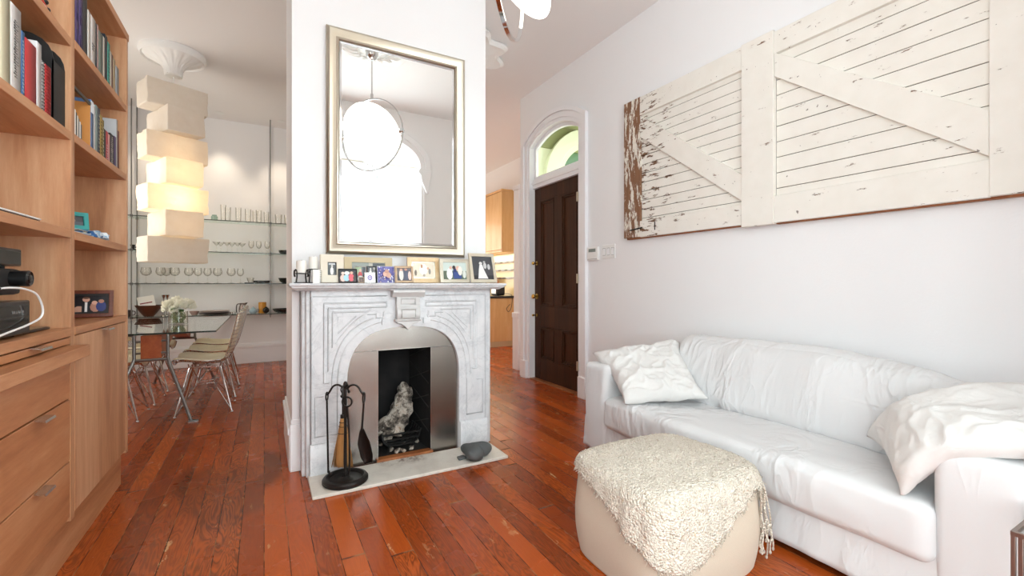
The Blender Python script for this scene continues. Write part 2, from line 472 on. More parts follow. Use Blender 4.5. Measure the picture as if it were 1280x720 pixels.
def picture(name, shapes, O, U, V, parent, lift=.0006):
    """a printed picture: coloured polygons on a sheet; O corner, U and V full edge vectors"""
    O, U, V = Vector(O), Vector(U), Vector(V); N = U.cross(V).normalized()
    vs, fs, cs = [], [], []
    W = WORLD[parent.name].inverted()
    for k, (pts, col) in enumerate(shapes):
        b = len(vs)
        for (a, c) in pts: vs.append(W @ (O + U * a + V * c + N * lift * (k + 1)))
        fs.append(tuple(range(b, b + len(pts)))); cs.append(lin(col) + (1,))
    me = bpy.data.meshes.new(name); me.from_pydata(vs, [], fs)
    at = me.color_attributes.new('Col', 'FLOAT_COLOR', 'CORNER')
    for p in me.polygons:
        for li in p.loop_indices: at.data[li].color = cs[p.index]
    me.materials.append(M['printed'])
    o = bpy.data.objects.new(name, me); COL.objects.link(o); o.parent = parent; WORLD[o.name] = WORLD[parent.name]
    return o


def R4(a, b, c, d): return [(a, b), (c, b), (c, d), (a, d)]
def EL(x, y, rx, ry, n=10): return [(x + rx * cos(2 * pi * i / n), y + ry * sin(2 * pi * i / n)) for i in range(n)]
# ============================================================ room shell
H = 3.6
XR, XL = 2.93, -1.1            # parlour side walls
struct(MB().box(-2.4, 5.2, -2.0, 10.2, -.12, 0), 'floor', 'floor', 'old orange-red fir floorboards running through the rooms', 'floor', smooth=False)
struct(MB().box(-2.4, 5.2, -2.0, 10.2, H, H + .12), 'ceiling', 'ceiling_paint', 'high plain white ceiling', 'ceiling', smooth=False)

# right wall with the arched front-door opening (segmental arch)
DC, DHW, AZ, AR = 4.315, .505, 2.13, .92
def arch_pts(off, n=20, x=XR):
    """outline over the door opening, offset outward by off, from far foot to near foot (y, z)"""
    hw, R = DHW + off, AR + off; a0 = math.asin(hw / R)
    arc = [(DC + R * sin(a0 - 2 * a0 * i / n), AZ + R * cos(a0 - 2 * a0 * i / n)) for i in range(n + 1)]
    return [(DC + hw, 0.)] + arc + [(DC - hw, 0.)]
out = [(.05, 0.), (.05, H), (5.05, H), (5.05, 0.)] + arch_pts(0)
struct(MB().prism([(XR, y, z) for y, z in out], (.12, 0, 0)), 'wall_right', 'wall_paint', 'white wall behind the sofa with the front door in it', 'wall', smooth=False)
mb = MB()
for a, b, d0, d1 in ((-.006, .035, -.012, .1), (.035, .10, -.022, 0), (.10, .15, -.04, 0)):
    P = [(XR + d0, y, z) for y, z in arch_pts(a)]; Q = [(XR + d0, y, z) for y, z in arch_pts(b)]
    mb.strip(P, Q, (d1 - d0, 0, 0))
for s in (-1, 1):
    for (a, b, d) in ((.03, .155, -.05),): mb.box(XR + d, XR, DC + s * (DHW + a) if s > 0 else DC - DHW - b, DC + s * (DHW + b) if s > 0 else DC - DHW - a, 0, .22)
mb.box(XR + .035, XR + .12, DC - DHW, DC + DHW, 2.385, 2.5); mb.box(XR + .02, XR + .12, DC - DHW, DC + DHW, 2.43, 2.462)
struct(mb, 'trim_1', 'trim_paint', 'white moulded casing arching over the front door', 'door casing', bevel=.004)
# inner stop moulding round the transom light
mb = MB()
P = [(XR + .06, y, max(z, 2.5)) for y, z in arch_pts(-.0)]; Q = [(XR + .06, y, max(z, 2.535)) for y, z in arch_pts(-.045)]
mb.strip(P, Q, (.04, 0, 0)); mb.box(XR + .06, XR + .1, DC - DHW, DC + DHW, 2.5, 2.535)
w1 = struct(mb, 'window_1', 'trim_paint', 'arched glass transom above the brown front door', 'window', bevel=.003)
mb = MB(); mb.prism([(XR + .085, y, max(z, 2.53)) for y, z in arch_pts(-.03)], (.006, 0, 0)); mb.build('pane', 'window_pane', w1, smooth=False)

# front door: four panels
D = thing('door_1', 'dark brown four-panel front door under the arched transom', 'door', (XR + .09, DC, 0), kind='structure')
mb = MB(); X0, X1 = XR + .07, XR + .115; y0, y1 = DC - DHW + .002, DC + DHW - .002
def boxy(a, b, z0, z1, d=0.): mb.box(X0 + d, X1, a, b, z0, z1)
st, midw, bot, lock0, lock1, top = .13, .15, .26, .66, .92, 2.22
boxy(y0, y0 + st, .012, 2.383); boxy(y1 - st, y1, .012, 2.383)
boxy(y0 + st, y1 - st, .012, bot); boxy(y0 + st, y1 - st, lock0, lock1); boxy(y0 + st, y1 - st, top, 2.383)
boxy(DC - midw / 2, DC + midw / 2, bot, lock0); boxy(DC - midw / 2, DC + midw / 2, lock1, top)
for (a, b) in ((y0 + st, DC - midw / 2), (DC + midw / 2, y1 - st)):
    for (c, d) in ((bot, lock0), (lock1, top)):
        boxy(a, b, c, d, .02)
        for k, (ins, dep) in enumerate(((0., -.004), (.022, .006))):
            mb.box(X0 + dep, X0 + .03, a + ins, b - ins, c + ins, c + ins + .02); mb.box(X0 + dep, X0 + .03, a + ins, b - ins, d - ins - .02, d - ins)
            mb.box(X0 + dep, X0 + .03, a + ins, a + ins + .02, c + ins, d - ins); mb.box(X0 + dep, X0 + .03, b - ins - .02, b - ins, c + ins, d - ins)
mb.build('door_leaf', 'door_wood', D, bevel=.003)
RX = Matrix.Rotation(-pi / 2, 3, 'Y')          # lathe axis -> -x
def knob(y, z, r, name):
    m = MB(); m.lathe([(.001, 0), (r * 1.15, 0), (r * 1.15, .006), (r * .45, .01), (r * .4, .035), (r * .9, .045), (r, .058), (r * .7, .07), (.001, .072)], (X0, y, z), 16, RX)
    return m.build(name, 'brass', D)
knob(y1 - .055, 1.035, .03, 'door_handle'); knob(y1 - .055, 1.45, .022, 'deadbolt'); knob(y1 - .055, .80, .014, 'keyhole_cover')
for z in (2.12, 1.25, .32): MB().box(XR - .03, XR - .011, DC - DHW - .004, DC - DHW + .014, z - .05, z + .05).build('hinge', 'silver_leaf', D, smooth=False)
struct(MB().box(XR - .01, XR + .13, DC - DHW, DC + DHW, 0, .012), 'trim_2', 'board_brown', 'worn wooden threshold under the front door', 'threshold', bevel=.003)

# entrance vestibule seen through the transom
mb = MB(); mb.box(XR + .12, 4.5, 5.0, 5.05, 0, 3.1); mb.box(XR + .12, 4.5, 3.3, 3.35, 0, 3.1)
struct(mb, 'wall_vestibule', 'vestibule_cream', 'cream wall of the entrance porch beyond the transom', 'wall', smooth=False)
struct(MB().box(XR + .12, 4.5, 3.3, 5.05, 3.3, 3.34).box(XR + .12, 4.5, 4.97, 5.0, 3.0, 3.3), 'ceiling_vestibule', 'vestibule_green', 'green ceiling of the entrance porch', 'ceiling', smooth=False)
mb = MB(); ac = 4.05
def va(r, y, n=24): return [(ac - r, y, .3)] + [(ac - r * cos(pi * i / n), y, 2.60 + r * .95 * sin(pi * i / n)) for i in range(n + 1)] + [(ac + r, y, .3)]
mb.strip(va(.60, 4.93), va(.80, 4.93), (0, .07, 0)); mb.strip(va(.53, 4.95), va(.60, 4.95), (0, .05, 0))
struct(mb, 'trim_3', 'vestibule_cream', 'cream arched moulding in the entrance porch', 'arch moulding', bevel=.006)
mb = MB(); mb.prism([(p[0], 4.985, p[2]) for p in va(.53, 0)], (0, .01, 0))
struct(mb, 'window_2', 'green_glass', 'arched pane in the entrance porch', 'window', smooth=False)

# chimney breast with the hollow for the firebox
CY0, CY1, CX0, CX1 = 3.2, 4.0, .156, 1.534
mb = MB(); mb.box(CX0, .60, CY0, CY1, 0, H).box(1.09, CX1, CY0, CY1, 0, H).box(.60, 1.09, CY0, CY1, .85, H).box(.60, 1.09, 3.75, CY1, 0, .85)
struct(mb, 'wall_chimney', 'wall_paint', 'white chimney breast standing between the two rooms', 'wall', smooth=False)
def baseboard(name, P, Q, nrm, label, h=.27):
    """stepped board from P to Q (2-D), proud by nrm"""
    m = MB(); P, Q, n = Vector(P), Vector(Q), Vector(nrm)
    for (z0, z1, d) in ((0, h - .07, .018), (h - .07, h - .03, .026), (h - .03, h, .012)):
        m.prism([(P.x, P.y, z0), (Q.x, Q.y, z0), (Q.x, Q.y, z1), (P.x, P.y, z1)], (n.x * d, n.y * d, 0))
    return struct(m, name, 'trim_paint', label, 'baseboard', bevel=.003)
baseboard('baseboard_chimney', (CX0, 3.18), (CX0, CY1), (-1, 0), 'white baseboard along the left flank of the chimney breast', .30)
baseboard('baseboard_front', (CX1, 3.18), (CX1, CY1), (1, 0), 'white baseboard along the right flank of the chimney breast', .30)
mb = MB(); mb.box(CX0 - .002, .20, CY0 - .03, CY0, 0, H * 0 + 1.15); mb.box(CX0 - .012, .203, CY0 - .042, CY0, 0, .30); mb.box(CX0 - .008, .202, CY0 - .036, CY0, .30, .33)
struct(mb, 'trim_4', 'trim_paint', 'white corner board and plinth left of the fireplace', 'trim', bevel=.003)
mb = MB(); mb.box(1.505, CX1 + .002, CY0 - .03, CY0, 0, 1.15); mb.box(1.502, CX1 + .012, CY0 - .042, CY0, 0, .30)
struct(mb, 'trim_5', 'trim_paint', 'white corner board and plinth right of the fireplace', 'trim', bevel=.003)

# dining room and kitchen walls
DBY = 7.8
struct(MB().box(-2.2, 1.45, DBY, DBY + .12, 0, H), 'wall_back', 'wall_paint', 'pale dining room wall behind the glass shelves', 'wall', smooth=False)
struct(MB().box(-2.22, -2.1, 3.52, DBY, 0, H), 'wall_dining_left', 'wall_paint', 'left wall of the dining room', 'wall', smooth=False)
struct(MB().box(1.3, 1.45, 4.0, 10.1, 0, H), 'wall_dining_right', 'wall_paint', 'wall between the dining room and the kitchen passage', 'wall', smooth=False)
struct(MB().box(XL - .12, XL, .05, 3.62, 0, H).box(-2.2, XL, 3.50, 3.62, 0, H), 'wall_left', 'wall_paint', 'parlour wall behind the bookcase', 'wall', smooth=False)
baseboard('baseboard_back', (-2.1, DBY), (1.3, DBY), (0, -1), 'white baseboard along the dining room back wall', .30)
KX, KY = 4.27, 10.0
struct(MB().box(KX, KX + .12, 5.6, KY, 0, H), 'wall_kitchen_right', 'wall_paint', 'kitchen wall that carries the maple cabinets', 'wall', smooth=False)
struct(MB().box(1.45, KX, KY, KY + .12, 0, H), 'wall_kitchen_back', 'wall_paint', 'far end wall of the kitchen', 'wall', smooth=False)
struct(MB().box(XR + .0, XR + .12, 5.05, 5.06, 0, H).box(XR + .12, 4.6, 5.06, 5.16, 0, H), 'wall_passage', 'wall_paint', 'end of the wall where the passage opens to the kitchen', 'wall', smooth=False)
baseboard('baseboard_right', (XR, DC + DHW + .15), (XR, 5.05), (-1, 0), 'tall white baseboard beside the front door', .30)
baseboard('baseboard_sofa', (XR, .17), (XR, DC - DHW - .15), (-1, 0), 'tall white baseboard behind the sofa', .30)
mb = MB(); mb.box(3.075, 3.2, 5.36, 5.5, .78, 2.5); mb.box(3.055, 3.2, 5.34, 5.5, 0, .72); mb.box(3.045, 3.2, 5.33, 5.5, .72, .79); mb.box(3.06, 3.22, 5.34, 5.5, 2.5, 2.56)
struct(mb, 'trim_6', 'trim_paint', 'white post with a plinth where the kitchen passage begins', 'door casing', bevel=.005)

# front of the parlour: arch into the window bay (seen in the mirror)
WY = .15
ax, aw, az, ah = .6, 1.36, 2.82, .52
def bay_arch(off, n=36, legs=True):
    pts = [(ax + (aw + off) * cos(pi * i / n), az + (ah + off) * sin(pi * i / n) ** .8) for i in range(n + 1)]
    return ([(ax + aw + off, 0)] if legs else []) + pts + ([(ax - aw - off, 0)] if legs else [])
out = [(XL, 0), (XL, H), (XR, H), (XR, 0)] + bay_arch(0)
struct(MB().prism([(x, WY, z) for x, z in out], (0, -.1, 0)), 'wall_front', 'wall_paint', 'wall with the wide arch into the window bay', 'wall', smooth=False)
mb = MB()
mb.strip([(x, WY + .03, z) for x, z in bay_arch(-.02, legs=False)], [(x, WY + .03, z) for x, z in bay_arch(.10, legs=False)], (0, -.16, 0))
mb.strip([(x, WY + .05, z) for x, z in bay_arch(.05, legs=False)], [(x, WY + .05, z) for x, z in bay_arch(.13, legs=False)], (0, -.05, 0))
for s in (-1, 1):
    xa = ax + s * (aw + .03)
    prof = [(-.10, 0), (.07, 0), (.09, -.05), (.05, -.10), (.04, -.18), (-.0, -.26), (-.03, -.34), (-.06, -.34), (-.07, -.2), (-.10, -.1)]
    mb.prism([(xa - s * a, WY + .06, az + b) for a, b in prof], (0, -.19, 0))
    mb.box(min(xa, xa + s * .03), max(xa, xa + s * .03), WY - .1, WY + .02, 0, az)
struct(mb, 'trim_7', 'trim_paint', 'white plaster arch with scrolled brackets at the bay', 'arch moulding', bevel=.006)
BX0, BX1, BY = -1.1, 2.62, -1.25
wins = ((-.85, .2), (.42, 1.42), (1.62, 2.5)); wz0, wz1 = .55, 3.0
mb = MB(); xs = [BX0] + [q for w in wins for q in w] + [BX1]
for i in range(0, len(xs), 2): mb.box(xs[i], xs[i + 1], BY - .14, BY, 0, H)
for a, b in wins: mb.box(a, b, BY - .14, BY, 0, wz0); mb.box(a, b, BY - .14, BY, wz1, H)
struct(mb, 'wall_bay', 'wall_paint', 'wall of the window bay', 'wall', smooth=False)
struct(MB().box(BX0 - .1, BX0, BY, -1.12, 0, H).box(BX0 - .1, BX0, -.08, WY - .1, 0, H).box(BX0 - .1, BX0, -1.12, -.08, 0, .55).box(BX0 - .1, BX0, -1.12, -.08, 3.0, H).box(BX1, BX1 + .1, BY, WY - .1, 0, H), 'wall_bay_sides', 'wall_paint', 'side walls of the window bay', 'wall', smooth=False)
for i, (a, b) in enumerate(wins):
    m = MB(); fw = .05
    m.box(a, a + fw, BY - .11, BY - .04, wz0, wz1).box(b - fw, b, BY - .11, BY - .04, wz0, wz1).box(a, b, BY - .11, BY - .04, wz0, wz0 + fw).box(a, b, BY - .11, BY - .04, wz1 - fw, wz1).box(a, b, BY - .11, BY - .05, 1.75, 1.8)
    w = struct(m, 'window_%d' % (i + 3), 'trim_paint', ('left', 'middle', 'right')[i] + ' sash window of the bay', 'window', bevel=.003)
    MB().box(a + fw, b - fw, BY - .08, BY - .074, wz0 + fw, wz1 - fw).build('pane', 'window_pane', w, smooth=False)
    m = MB(); ph = i * 1.7
    m.grid(lambda u, v: Vector((a - .07 + (b - a + .14) * u, BY + .09 + .028 * sin(u * 62 + ph + 1.2 * sin(v * 3)) * (.5 + .5 * (1 - v)) + .008 * sin(u * 23), .05 + (3.145 - .05) * v)), 150, 14)
    c = m.build('sheer_curtain', 'sheer', None, auto=0)
    tag(c, 'white sheer curtain over the ' + ('left', 'middle', 'right')[i] + ' bay window', 'curtain', 'sheer curtains in the bay')
    m = MB(); m.tube([(a - .09, BY + .09, 3.17), (b + .09, BY + .09, 3.17)], .012); m.box(a - .08, a - .06, BY, BY + .1, 3.16, 3.18).box(b + .06, b + .08, BY, BY + .1, 3.16, 3.18)
    tag(m.build('curtain_rod', 'silver_leaf', None), 'curtain rod above the ' + ('left', 'middle', 'right')[i] + ' bay window', 'curtain rod', 'curtain rods in the bay')

# ceiling roses
def rose(x, y, R, label, depth=.14, leaf=10, plain_rim=False, lobe=.035):
    def rip(r, z, a):
        k = r / R; q = max(0, min(1, (.97 - k) * 6)) if plain_rim else 1
        return r * (1 + (0 if plain_rim else lobe) * cos(leaf * a) * k * k), z - (.016 * k * abs(cos(leaf * a / 2 + 3 * k)) + .01 * sin(leaf * 2 * a) * k * (1 - k)) * q
    prof = [(R * 1.0, 0), (R * 1.02, -.02), (R * .95, -.04), (R * .9, -.028), (R * .78, -.036), (R * .62, -.05), (R * .48, -.065), (R * .36, -.085), (R * .29, -.11), (R * .28, -.13), (R * .25, -.14), (.002, -.14)]
    m = MB(); m.lathe([(r, z * depth / .14) for r, z in prof], (x, y, H), 120, None, rip)
    for k in range(leaf * 2):
        a = 2 * pi * k / (leaf * 2); u = Vector((cos(a), sin(a), 0)); t = Vector((-sin(a), cos(a), 0)); o = Vector((x, y, H))
        P = [o + u * R * (.34 + .5 * q) + t * R * .05 * sin(pi * 2 * q) + Vector((0, 0, -(.088 - .07 * q))) for q in [i / 8 for i in range(9)]]
        m.tube(P, [R * .012 + R * .045 * sin(pi * min(1, i / 8 + .08)) for i in range(9)], 6)
    return tag(m.build('ceiling_rose', 'plaster_white', None, auto=50), label, 'ceiling rose')
rose(-.83, 5.80, .285, 'white plaster ceiling rose above the paper lamp', .23, 14, True)
rose(.95, 1.75, .42, 'white plaster ceiling rose above the globe pendant', .07, 9)
rose(1.74, 4.30, .47, 'white leafy ceiling rose peeking past the chimney breast', .17, 9, False, .11)

# ============================================================ camera and light
cam = bpy.data.cameras.new('camera'); co = bpy.data.objects.new('camera', cam); COL.objects.link(co); S.camera = co
co.location = (0, 0, CAMZ); co.rotation_euler = (pi / 2, 0, -YAW)
cam.sensor_width = 36; cam.lens = F / 1280 * 36; cam.shift_y = -6 / 1280; cam.clip_start = .02; cam.clip_end = 60
def area(name, loc, rot, sx, sy, power, col=(1, 1, 1)):
    l = bpy.data.lights.new(name, 'AREA'); l.shape = 'RECTANGLE'; l.size, l.size_y = sx, sy; l.energy = power; l.color = col
    o = bpy.data.objects.new(name, l); COL.objects.link(o); o.location = loc; o.rotation_euler = rot; return o
def point(name, loc, power, col, r=.05):
    l = bpy.data.lights.new(name, 'POINT'); l.energy = power; l.color = col; l.shadow_soft_size = r
    o = bpy.data.objects.new(name, l); COL.objects.link(o); o.location = loc; return o
def spot(name, loc, power, col, size=75, blend=.6, r=.03, rot=(0, 0, 0)):
    l = bpy.data.lights.new(name, 'SPOT'); l.energy = power; l.color = col; l.spot_size = radians(size); l.spot_blend = blend; l.shadow_soft_size = r
    o = bpy.data.objects.new(name, l); COL.objects.link(o); o.location = loc; o.rotation_euler = rot; return o
WARM = (1., .83, .62)
for i, (a, b) in enumerate(wins):
    area('daylight_and_fill', ((a + b) / 2, BY - .2, (wz0 + wz1) / 2), (radians(90), 0, 0), b - a, wz1 - wz0, DAY * (b - a), (.93, .97, 1.))
m = MB(); fw = .05; a, b = -1.12, -.08  # unseen side window, added to light the right wall and the sofa
m.box(BX0 - .09, BX0 - .03, a, a + fw, wz0, wz1).box(BX0 - .09, BX0 - .03, b - fw, b, wz0, wz1).box(BX0 - .09, BX0 - .03, a, b, wz0, wz0 + fw).box(BX0 - .09, BX0 - .03, a, b, wz1 - fw, wz1).box(BX0 - .09, BX0 - .04, a, b, 1.75, 1.8)
w = struct(m, 'window_8', 'trim_paint', 'side sash window of the bay', 'window', bevel=.003)
MB().box(BX0 - .07, BX0 - .064, a + fw, b - fw, wz0 + fw, wz1 - fw).build('pane', 'window_pane', w, smooth=False)
area('daylight_and_fill', (BX0 - .12, -.6, (wz0 + wz1) / 2), (0, radians(-90), 0), wz1 - wz0, 1.04, SIDE, (.93, .97, 1.))  # fill lamp behind the added side window
area('daylight_porch', (4.35, 4.1, 2.2), (0, radians(90), 0), 1.6, 1.0, 32, (1, 1, .92))
w = bpy.data.worlds.new('sky'); S.world = w; w.use_nodes = True
w.node_tree.nodes['Background'].inputs[0].default_value = (.93, .97, 1, 1); w.node_tree.nodes['Background'].inputs[1].default_value = 1.0
S.view_settings.view_transform = 'Standard'; S.view_settings.look = 'None'; S.view_settings.gamma = 1; S.view_settings.use_curve_mapping = False
S.view_settings.exposure = EXPO
S.cycles.max_bounces = 10; S.cycles.diffuse_bounces = 6; S.cycles.transparent_max_bounces = 16; S.cycles.sample_clamp_indirect = 6
# recessed ceiling lights: fitting + lamp
def downlight(x, y, label, power, size=80, rot=(0, 0, 0)):
    t = thing('recessed_light', label, 'ceiling light', (x, y, H), 'recessed ceiling lights')
    MB().lathe([(.03, -.002), (.055, -.002), (.06, -.006), (.05, -.01), (.03, -.006)], (x, y, H), 20).build('trim_ring', 'white_plastic', t)
    MB().lathe([(.001, -.003), (.03, -.003), (.03, -.0045), (.001, -.0045)], (x, y, H), 16).build('lens', 'downlight_glow', t)
    spot('downlight_lamp', (x, y, H - .03), power, WARM, size, .7, .03, rot)
downlight(.22, 7.45, 'small recessed ceiling light by the right end of the glass shelves', 42, 75)
downlight(-.55, 7.5, 'small recessed ceiling light above the glass shelves, right of the paper lamp', 42, 70)
downlight(-1.3, 7.5, 'small recessed ceiling light hidden behind the paper lamp', 36, 75)
downlight(2.3, 8.2, 'recessed ceiling light in the kitchen', 110, 130)
downlight(3.0, 6.6, 'recessed ceiling light in the kitchen passage', 45, 130)
# unseen windows added to brighten the dining room and the kitchen
def fill_window(name, x, y, along, z0, z1, w, label, nx, ny, power):
    m = MB(); d = .05
    def b(a0, a1, c0, c1, dp=.05):
        if nx: m.box(min(x, x + nx * dp), max(x, x + nx * dp), y + a0, y + a1, c0, c1)
        else: m.box(x + a0, x + a1, min(y, y + ny * dp), max(y, y + ny * dp), c0, c1)
    b(-w / 2 - .1, -w / 2, z0 - .1, z1 + .1); b(w / 2, w / 2 + .1, z0 - .1, z1 + .1); b(-w / 2, w / 2, z0 - .1, z0); b(-w / 2, w / 2, z1, z1 + .1); b(-w / 2, w / 2, (z0 + z1) / 2 - .03, (z0 + z1) / 2 + .03, .03)
    o = struct(m, name, 'trim_paint', label, 'window', bevel=.003)
    area('daylight_and_fill', (x + nx * .02, y + ny * .02, (z0 + z1) / 2), (0, radians(-90) * nx, 0) if nx else (radians(-90) * -ny, 0, 0), z1 - z0 if nx else w, w if nx else z1 - z0, power, (1., .95, .87))  # fill lamp set in the added window
fill_window('window_6', -2.1, 5.6, 0, .8, 2.9, 1.4, 'added unseen window that brightens the dining room', 1, 0, DINE)
fill_window('window_7', 2.6, KY, 0, 1.0, 2.6, 1.5, 'added unseen window that brightens the kitchen', 0, -1, KIT)
# ============================================================ bookcase
FX, BXK = -.72, -1.07          # front and back planes
YP0, YP1 = 2.58, 2.625         # upright between the bays
YE0, YE1 = 3.455, 3.49         # far end panel
YL = 1.30                      # near end (outside the frame)
BC = thing('bookcase', 'tall alder bookcase with drawers and a pull-out board at left', 'bookcase', (-.9, 2.4, 0))
ZT = 2.70
MB().box(BXK, FX, YE0, YE1, .185, ZT).build('side_panel', 'shelf_wood_upright', BC, bevel=.002)
MB().box(BXK, FX, YL, YL + .035, .185, ZT).build('side_panel', 'shelf_wood_upright', BC, bevel=.002)
MB().box(BXK, FX - .001, YP0, YP1, .185, ZT - .04).build('upright', 'shelf_wood_upright', BC, bevel=.002)
MB().box(BXK - .015, BXK, YL, YE1, .185, ZT).build('back_panel', 'shelf_wood_upright', BC, smooth=False)
MB().box(BXK, FX + .004, YL - .01, YE1 + .006, ZT - .04, ZT).build('top_board', 'shelf_wood_level', BC, bevel=.002)
MB().box(BXK, FX - .028, YL + .02, YE1 - .02, 0, .19).build('toe_kick', 'shelf_wood_level', BC, bevel=.002)
MB().box(BXK, FX + .002, YL + .035, YP0, .975, 1.01).build('counter', 'shelf_wood_level', BC, bevel=.002)
MB().box(BXK, FX + .002, YP1, YE0, .975, 1.01).build('counter', 'shelf_wood_level', BC, bevel=.002)
for (zl, zr) in ((1.428, 1.425), (1.845, 1.85), (2.245, 2.26)):
    MB().box(BXK, FX, YL + .035, YP0, zl - .036, zl).build('shelf', 'shelf_wood_level', BC, bevel=.002)
    MB().box(BXK, FX, YP1, YE0, zr - .036, zr).build('shelf', 'shelf_wood_level', BC, bevel=.002)
MB().box(BXK, FX - .03, YL + .035, YE0, .185, .205).build('bottom_board', 'shelf_wood_level', BC, smooth=False)
def tab_pull(y, z, parent):
    m = MB(); m.prism([(FX + .001, y - .045, z), (FX + .03, y - .045, z - .004), (FX + .033, y - .045, z - .012), (FX + .029, y - .045, z - .012), (FX + .027, y - .045, z - .007), (FX + .001, y - .045, z - .004)], (0, .09, 0))
    m.build('pull', 'chrome_soft', parent, smooth=False)
dr = MB().box(BXK + .02, FX - .002, YP1 + .006, YE0 - .002, .205, .970).build('door', 'shelf_wood_upright', BC, bevel=.0025)
tab_pull(3.03, .972, dr)
for (z0, z1, py) in ((.942, .970, 2.24), (.712, .884, None), (.448, .706, 2.27), (.205, .442, 2.27)):
    d = MB().box(BXK + .02, FX - .002, YL + .04, YP0 - .006, z0, z1).build('drawer', 'drawer_wood', BC, bevel=.0025)
    if py: tab_pull(py, z1 + .001, d)
MB().box(BXK + .05, -.655, YL + .05, YP0 - .012, .889, .937).build('writing_board', 'shelf_wood_level', BC, bevel=.003)

# ---- books: spines stand along the shelf front
def book(y0, y1, z, h, depth, color, label, xf=-.738, rough=.55, lean=0., group=None, marks=(), pages=True, cat='book', name='book', band=None):
    mat = plain('cover_' + color.strip('#'), color, rough, var=.03, vs=30)
    xb = xf - depth; t = .003 if y1 - y0 > .012 else .0015
    R = None
    if lean:
        piv = Vector(((xf + xb) / 2, y1, z)); R = Matrix.Translation(piv) @ Matrix.Rotation(lean, 4, 'X') @ Matrix.Translation(-piv)
    root = thing(name, label, cat, ((xf + xb) / 2, (y0 + y1) / 2, z), group)
    m = MB(); m.box(xb, xf, y0, y0 + t, z, z + h, R).box(xb, xf, y1 - t, y1, z, z + h, R).box(xf - t, xf, y0 + t, y1 - t, z, z + h, R)
    m.build('cover', mat, root, bevel=.0008)
    if pages: MB().box(xb + .004, xf - t, y0 + t, y1 - t, z + .003, z + h - .004, R).build('pages', 'page_cream', root, smooth=False)
    if band:
        m = MB(); a, b, c = band; m.box(xf, xf + .0006, y0 + .001, y1 - .001, z + h * a, z + h * b, R); m.build('spine_label', plain('cover_' + c.strip('#'), c, rough), root, smooth=False)
    if marks:                                    # small illegible spine lettering
        m = MB(); col, a, b, k = marks; q = random.Random(int(y0 * 1e5))
        for i in range(k):
            zc = z + h * (a + (b - a) * i / k); hh = h * (b - a) / k * q.uniform(.35, .7); ww = (y1 - y0) * q.uniform(.14, .26); yc = (y0 + y1) / 2
            m.box(xf + .0004, xf + .0012, yc - ww, yc + ww * q.uniform(.2, 1), zc, zc + hh * .45, R); m.box(xf + .0004, xf + .0012, yc - ww, yc - ww * .4, zc, zc + hh, R)
        m.build('lettering', plain('ink_' + col.strip('#'), col, .6), root, smooth=False)
    return root
def bk(p0, p1, z, top, color, label, depth=.22, xf=-.738, **kw):
    y0, y1 = Y_at(p0, xf) + .0008, Y_at(p1, xf) - .0008
    return book(y0, y1, z, top, depth, color, label, xf, **kw)

z = 1.8455                                       # left bay, upper shelf
bk(-34, -2, z, .30, '#f3efda', 'thick cream volume at the left end of the upper shelf', .25)
bk(0, 13, z, .305, '#f4f0cf', 'thick pale yellow volume beside the tall white book', .25)
bk(13.5, 26.5, z, .295, '#f1f0ee', 'tall white book with grey lettering down its spine', .24, marks=('#6d6a68', .18, .85, 22))
bk(27, 31, z, .235, '#3f78b4', 'narrow blue book squeezed beside the red binder', .20, marks=('#dfe8f2', .1, .9, 14), xf=-.738)
bk(31.5, 45.5, z, .225, '#d8383c', 'thick red binder on the upper left shelf', .22)
bk(46, 52, z, .255, '#f2f2f3', 'tall white folder right of the red binder', .24)
def spiral(p0, p1, z, h, color, label, ring):
    xf = -.738; y0, y1 = Y_at(p0, xf), Y_at(p1, xf)
    r = book(y0, y1, z, h, .2, color, label, xf - .003, pages=False, name='spiral_notebook', cat='notebook')
    m = MB(); n = 16
    for i in range(n):
        zz = z + h * (i + .6) / n; m.tube([(xf - .006 + .007 * cos(a), (y0 + y1) / 2 + (y1 - y0) * .42 * sin(a), zz) for a in [2 * pi * k / 12 for k in range(12)]], .0014, 5, closed=True)
    m.build('spiral_binding', ring, r)
spiral(52.5, 57, z, .205, '#f0eff0', 'white spiral notebook in front of the black file box', 'black_plastic')
spiral(57.3, 65, z, .205, '#c9262c', 'red spiral notebook in front of the black file box', plain('wire_red', '#b52026', .4))
# black magazine box against the upright: cut-away curved side
yb0, yb1 = Y_at(66.5, -.738), YP0 - .004
prof = [(-1.0, z), (-.738, z), (-.738, z + .25), (-.742, z + .28), (-.752, z + .305), (-.77, z + .325), (-.80, z + .34), (-1.0, z + .36)]
t = thing('magazine_box', 'black magazine box with a rounded corner at the shelf upright', 'file box', (-.87, (yb0 + yb1) / 2, z))
m = MB()
for ya in (yb0, yb1 - .004): m.prism([(a, ya, b) for a, b in prof], (0, .004, 0))
m.box(-1.0, -.738, yb0, yb1, z, z + .004).box(-.742, -.738, yb0, yb1, z, z + .25).box(-1.0, -.996, yb0, yb1, z, z + .36)
m.build('box_shell', 'black_matte', t, smooth=False)
mm = MB()
for i in range(5): mm.box(-.985, -.78, yb0 + .008 + i * .009, yb0 + .012 + i * .009, z + .004, z + .27 + .01 * (i % 2))
mm.build('papers', 'paper_white', t, smooth=False)

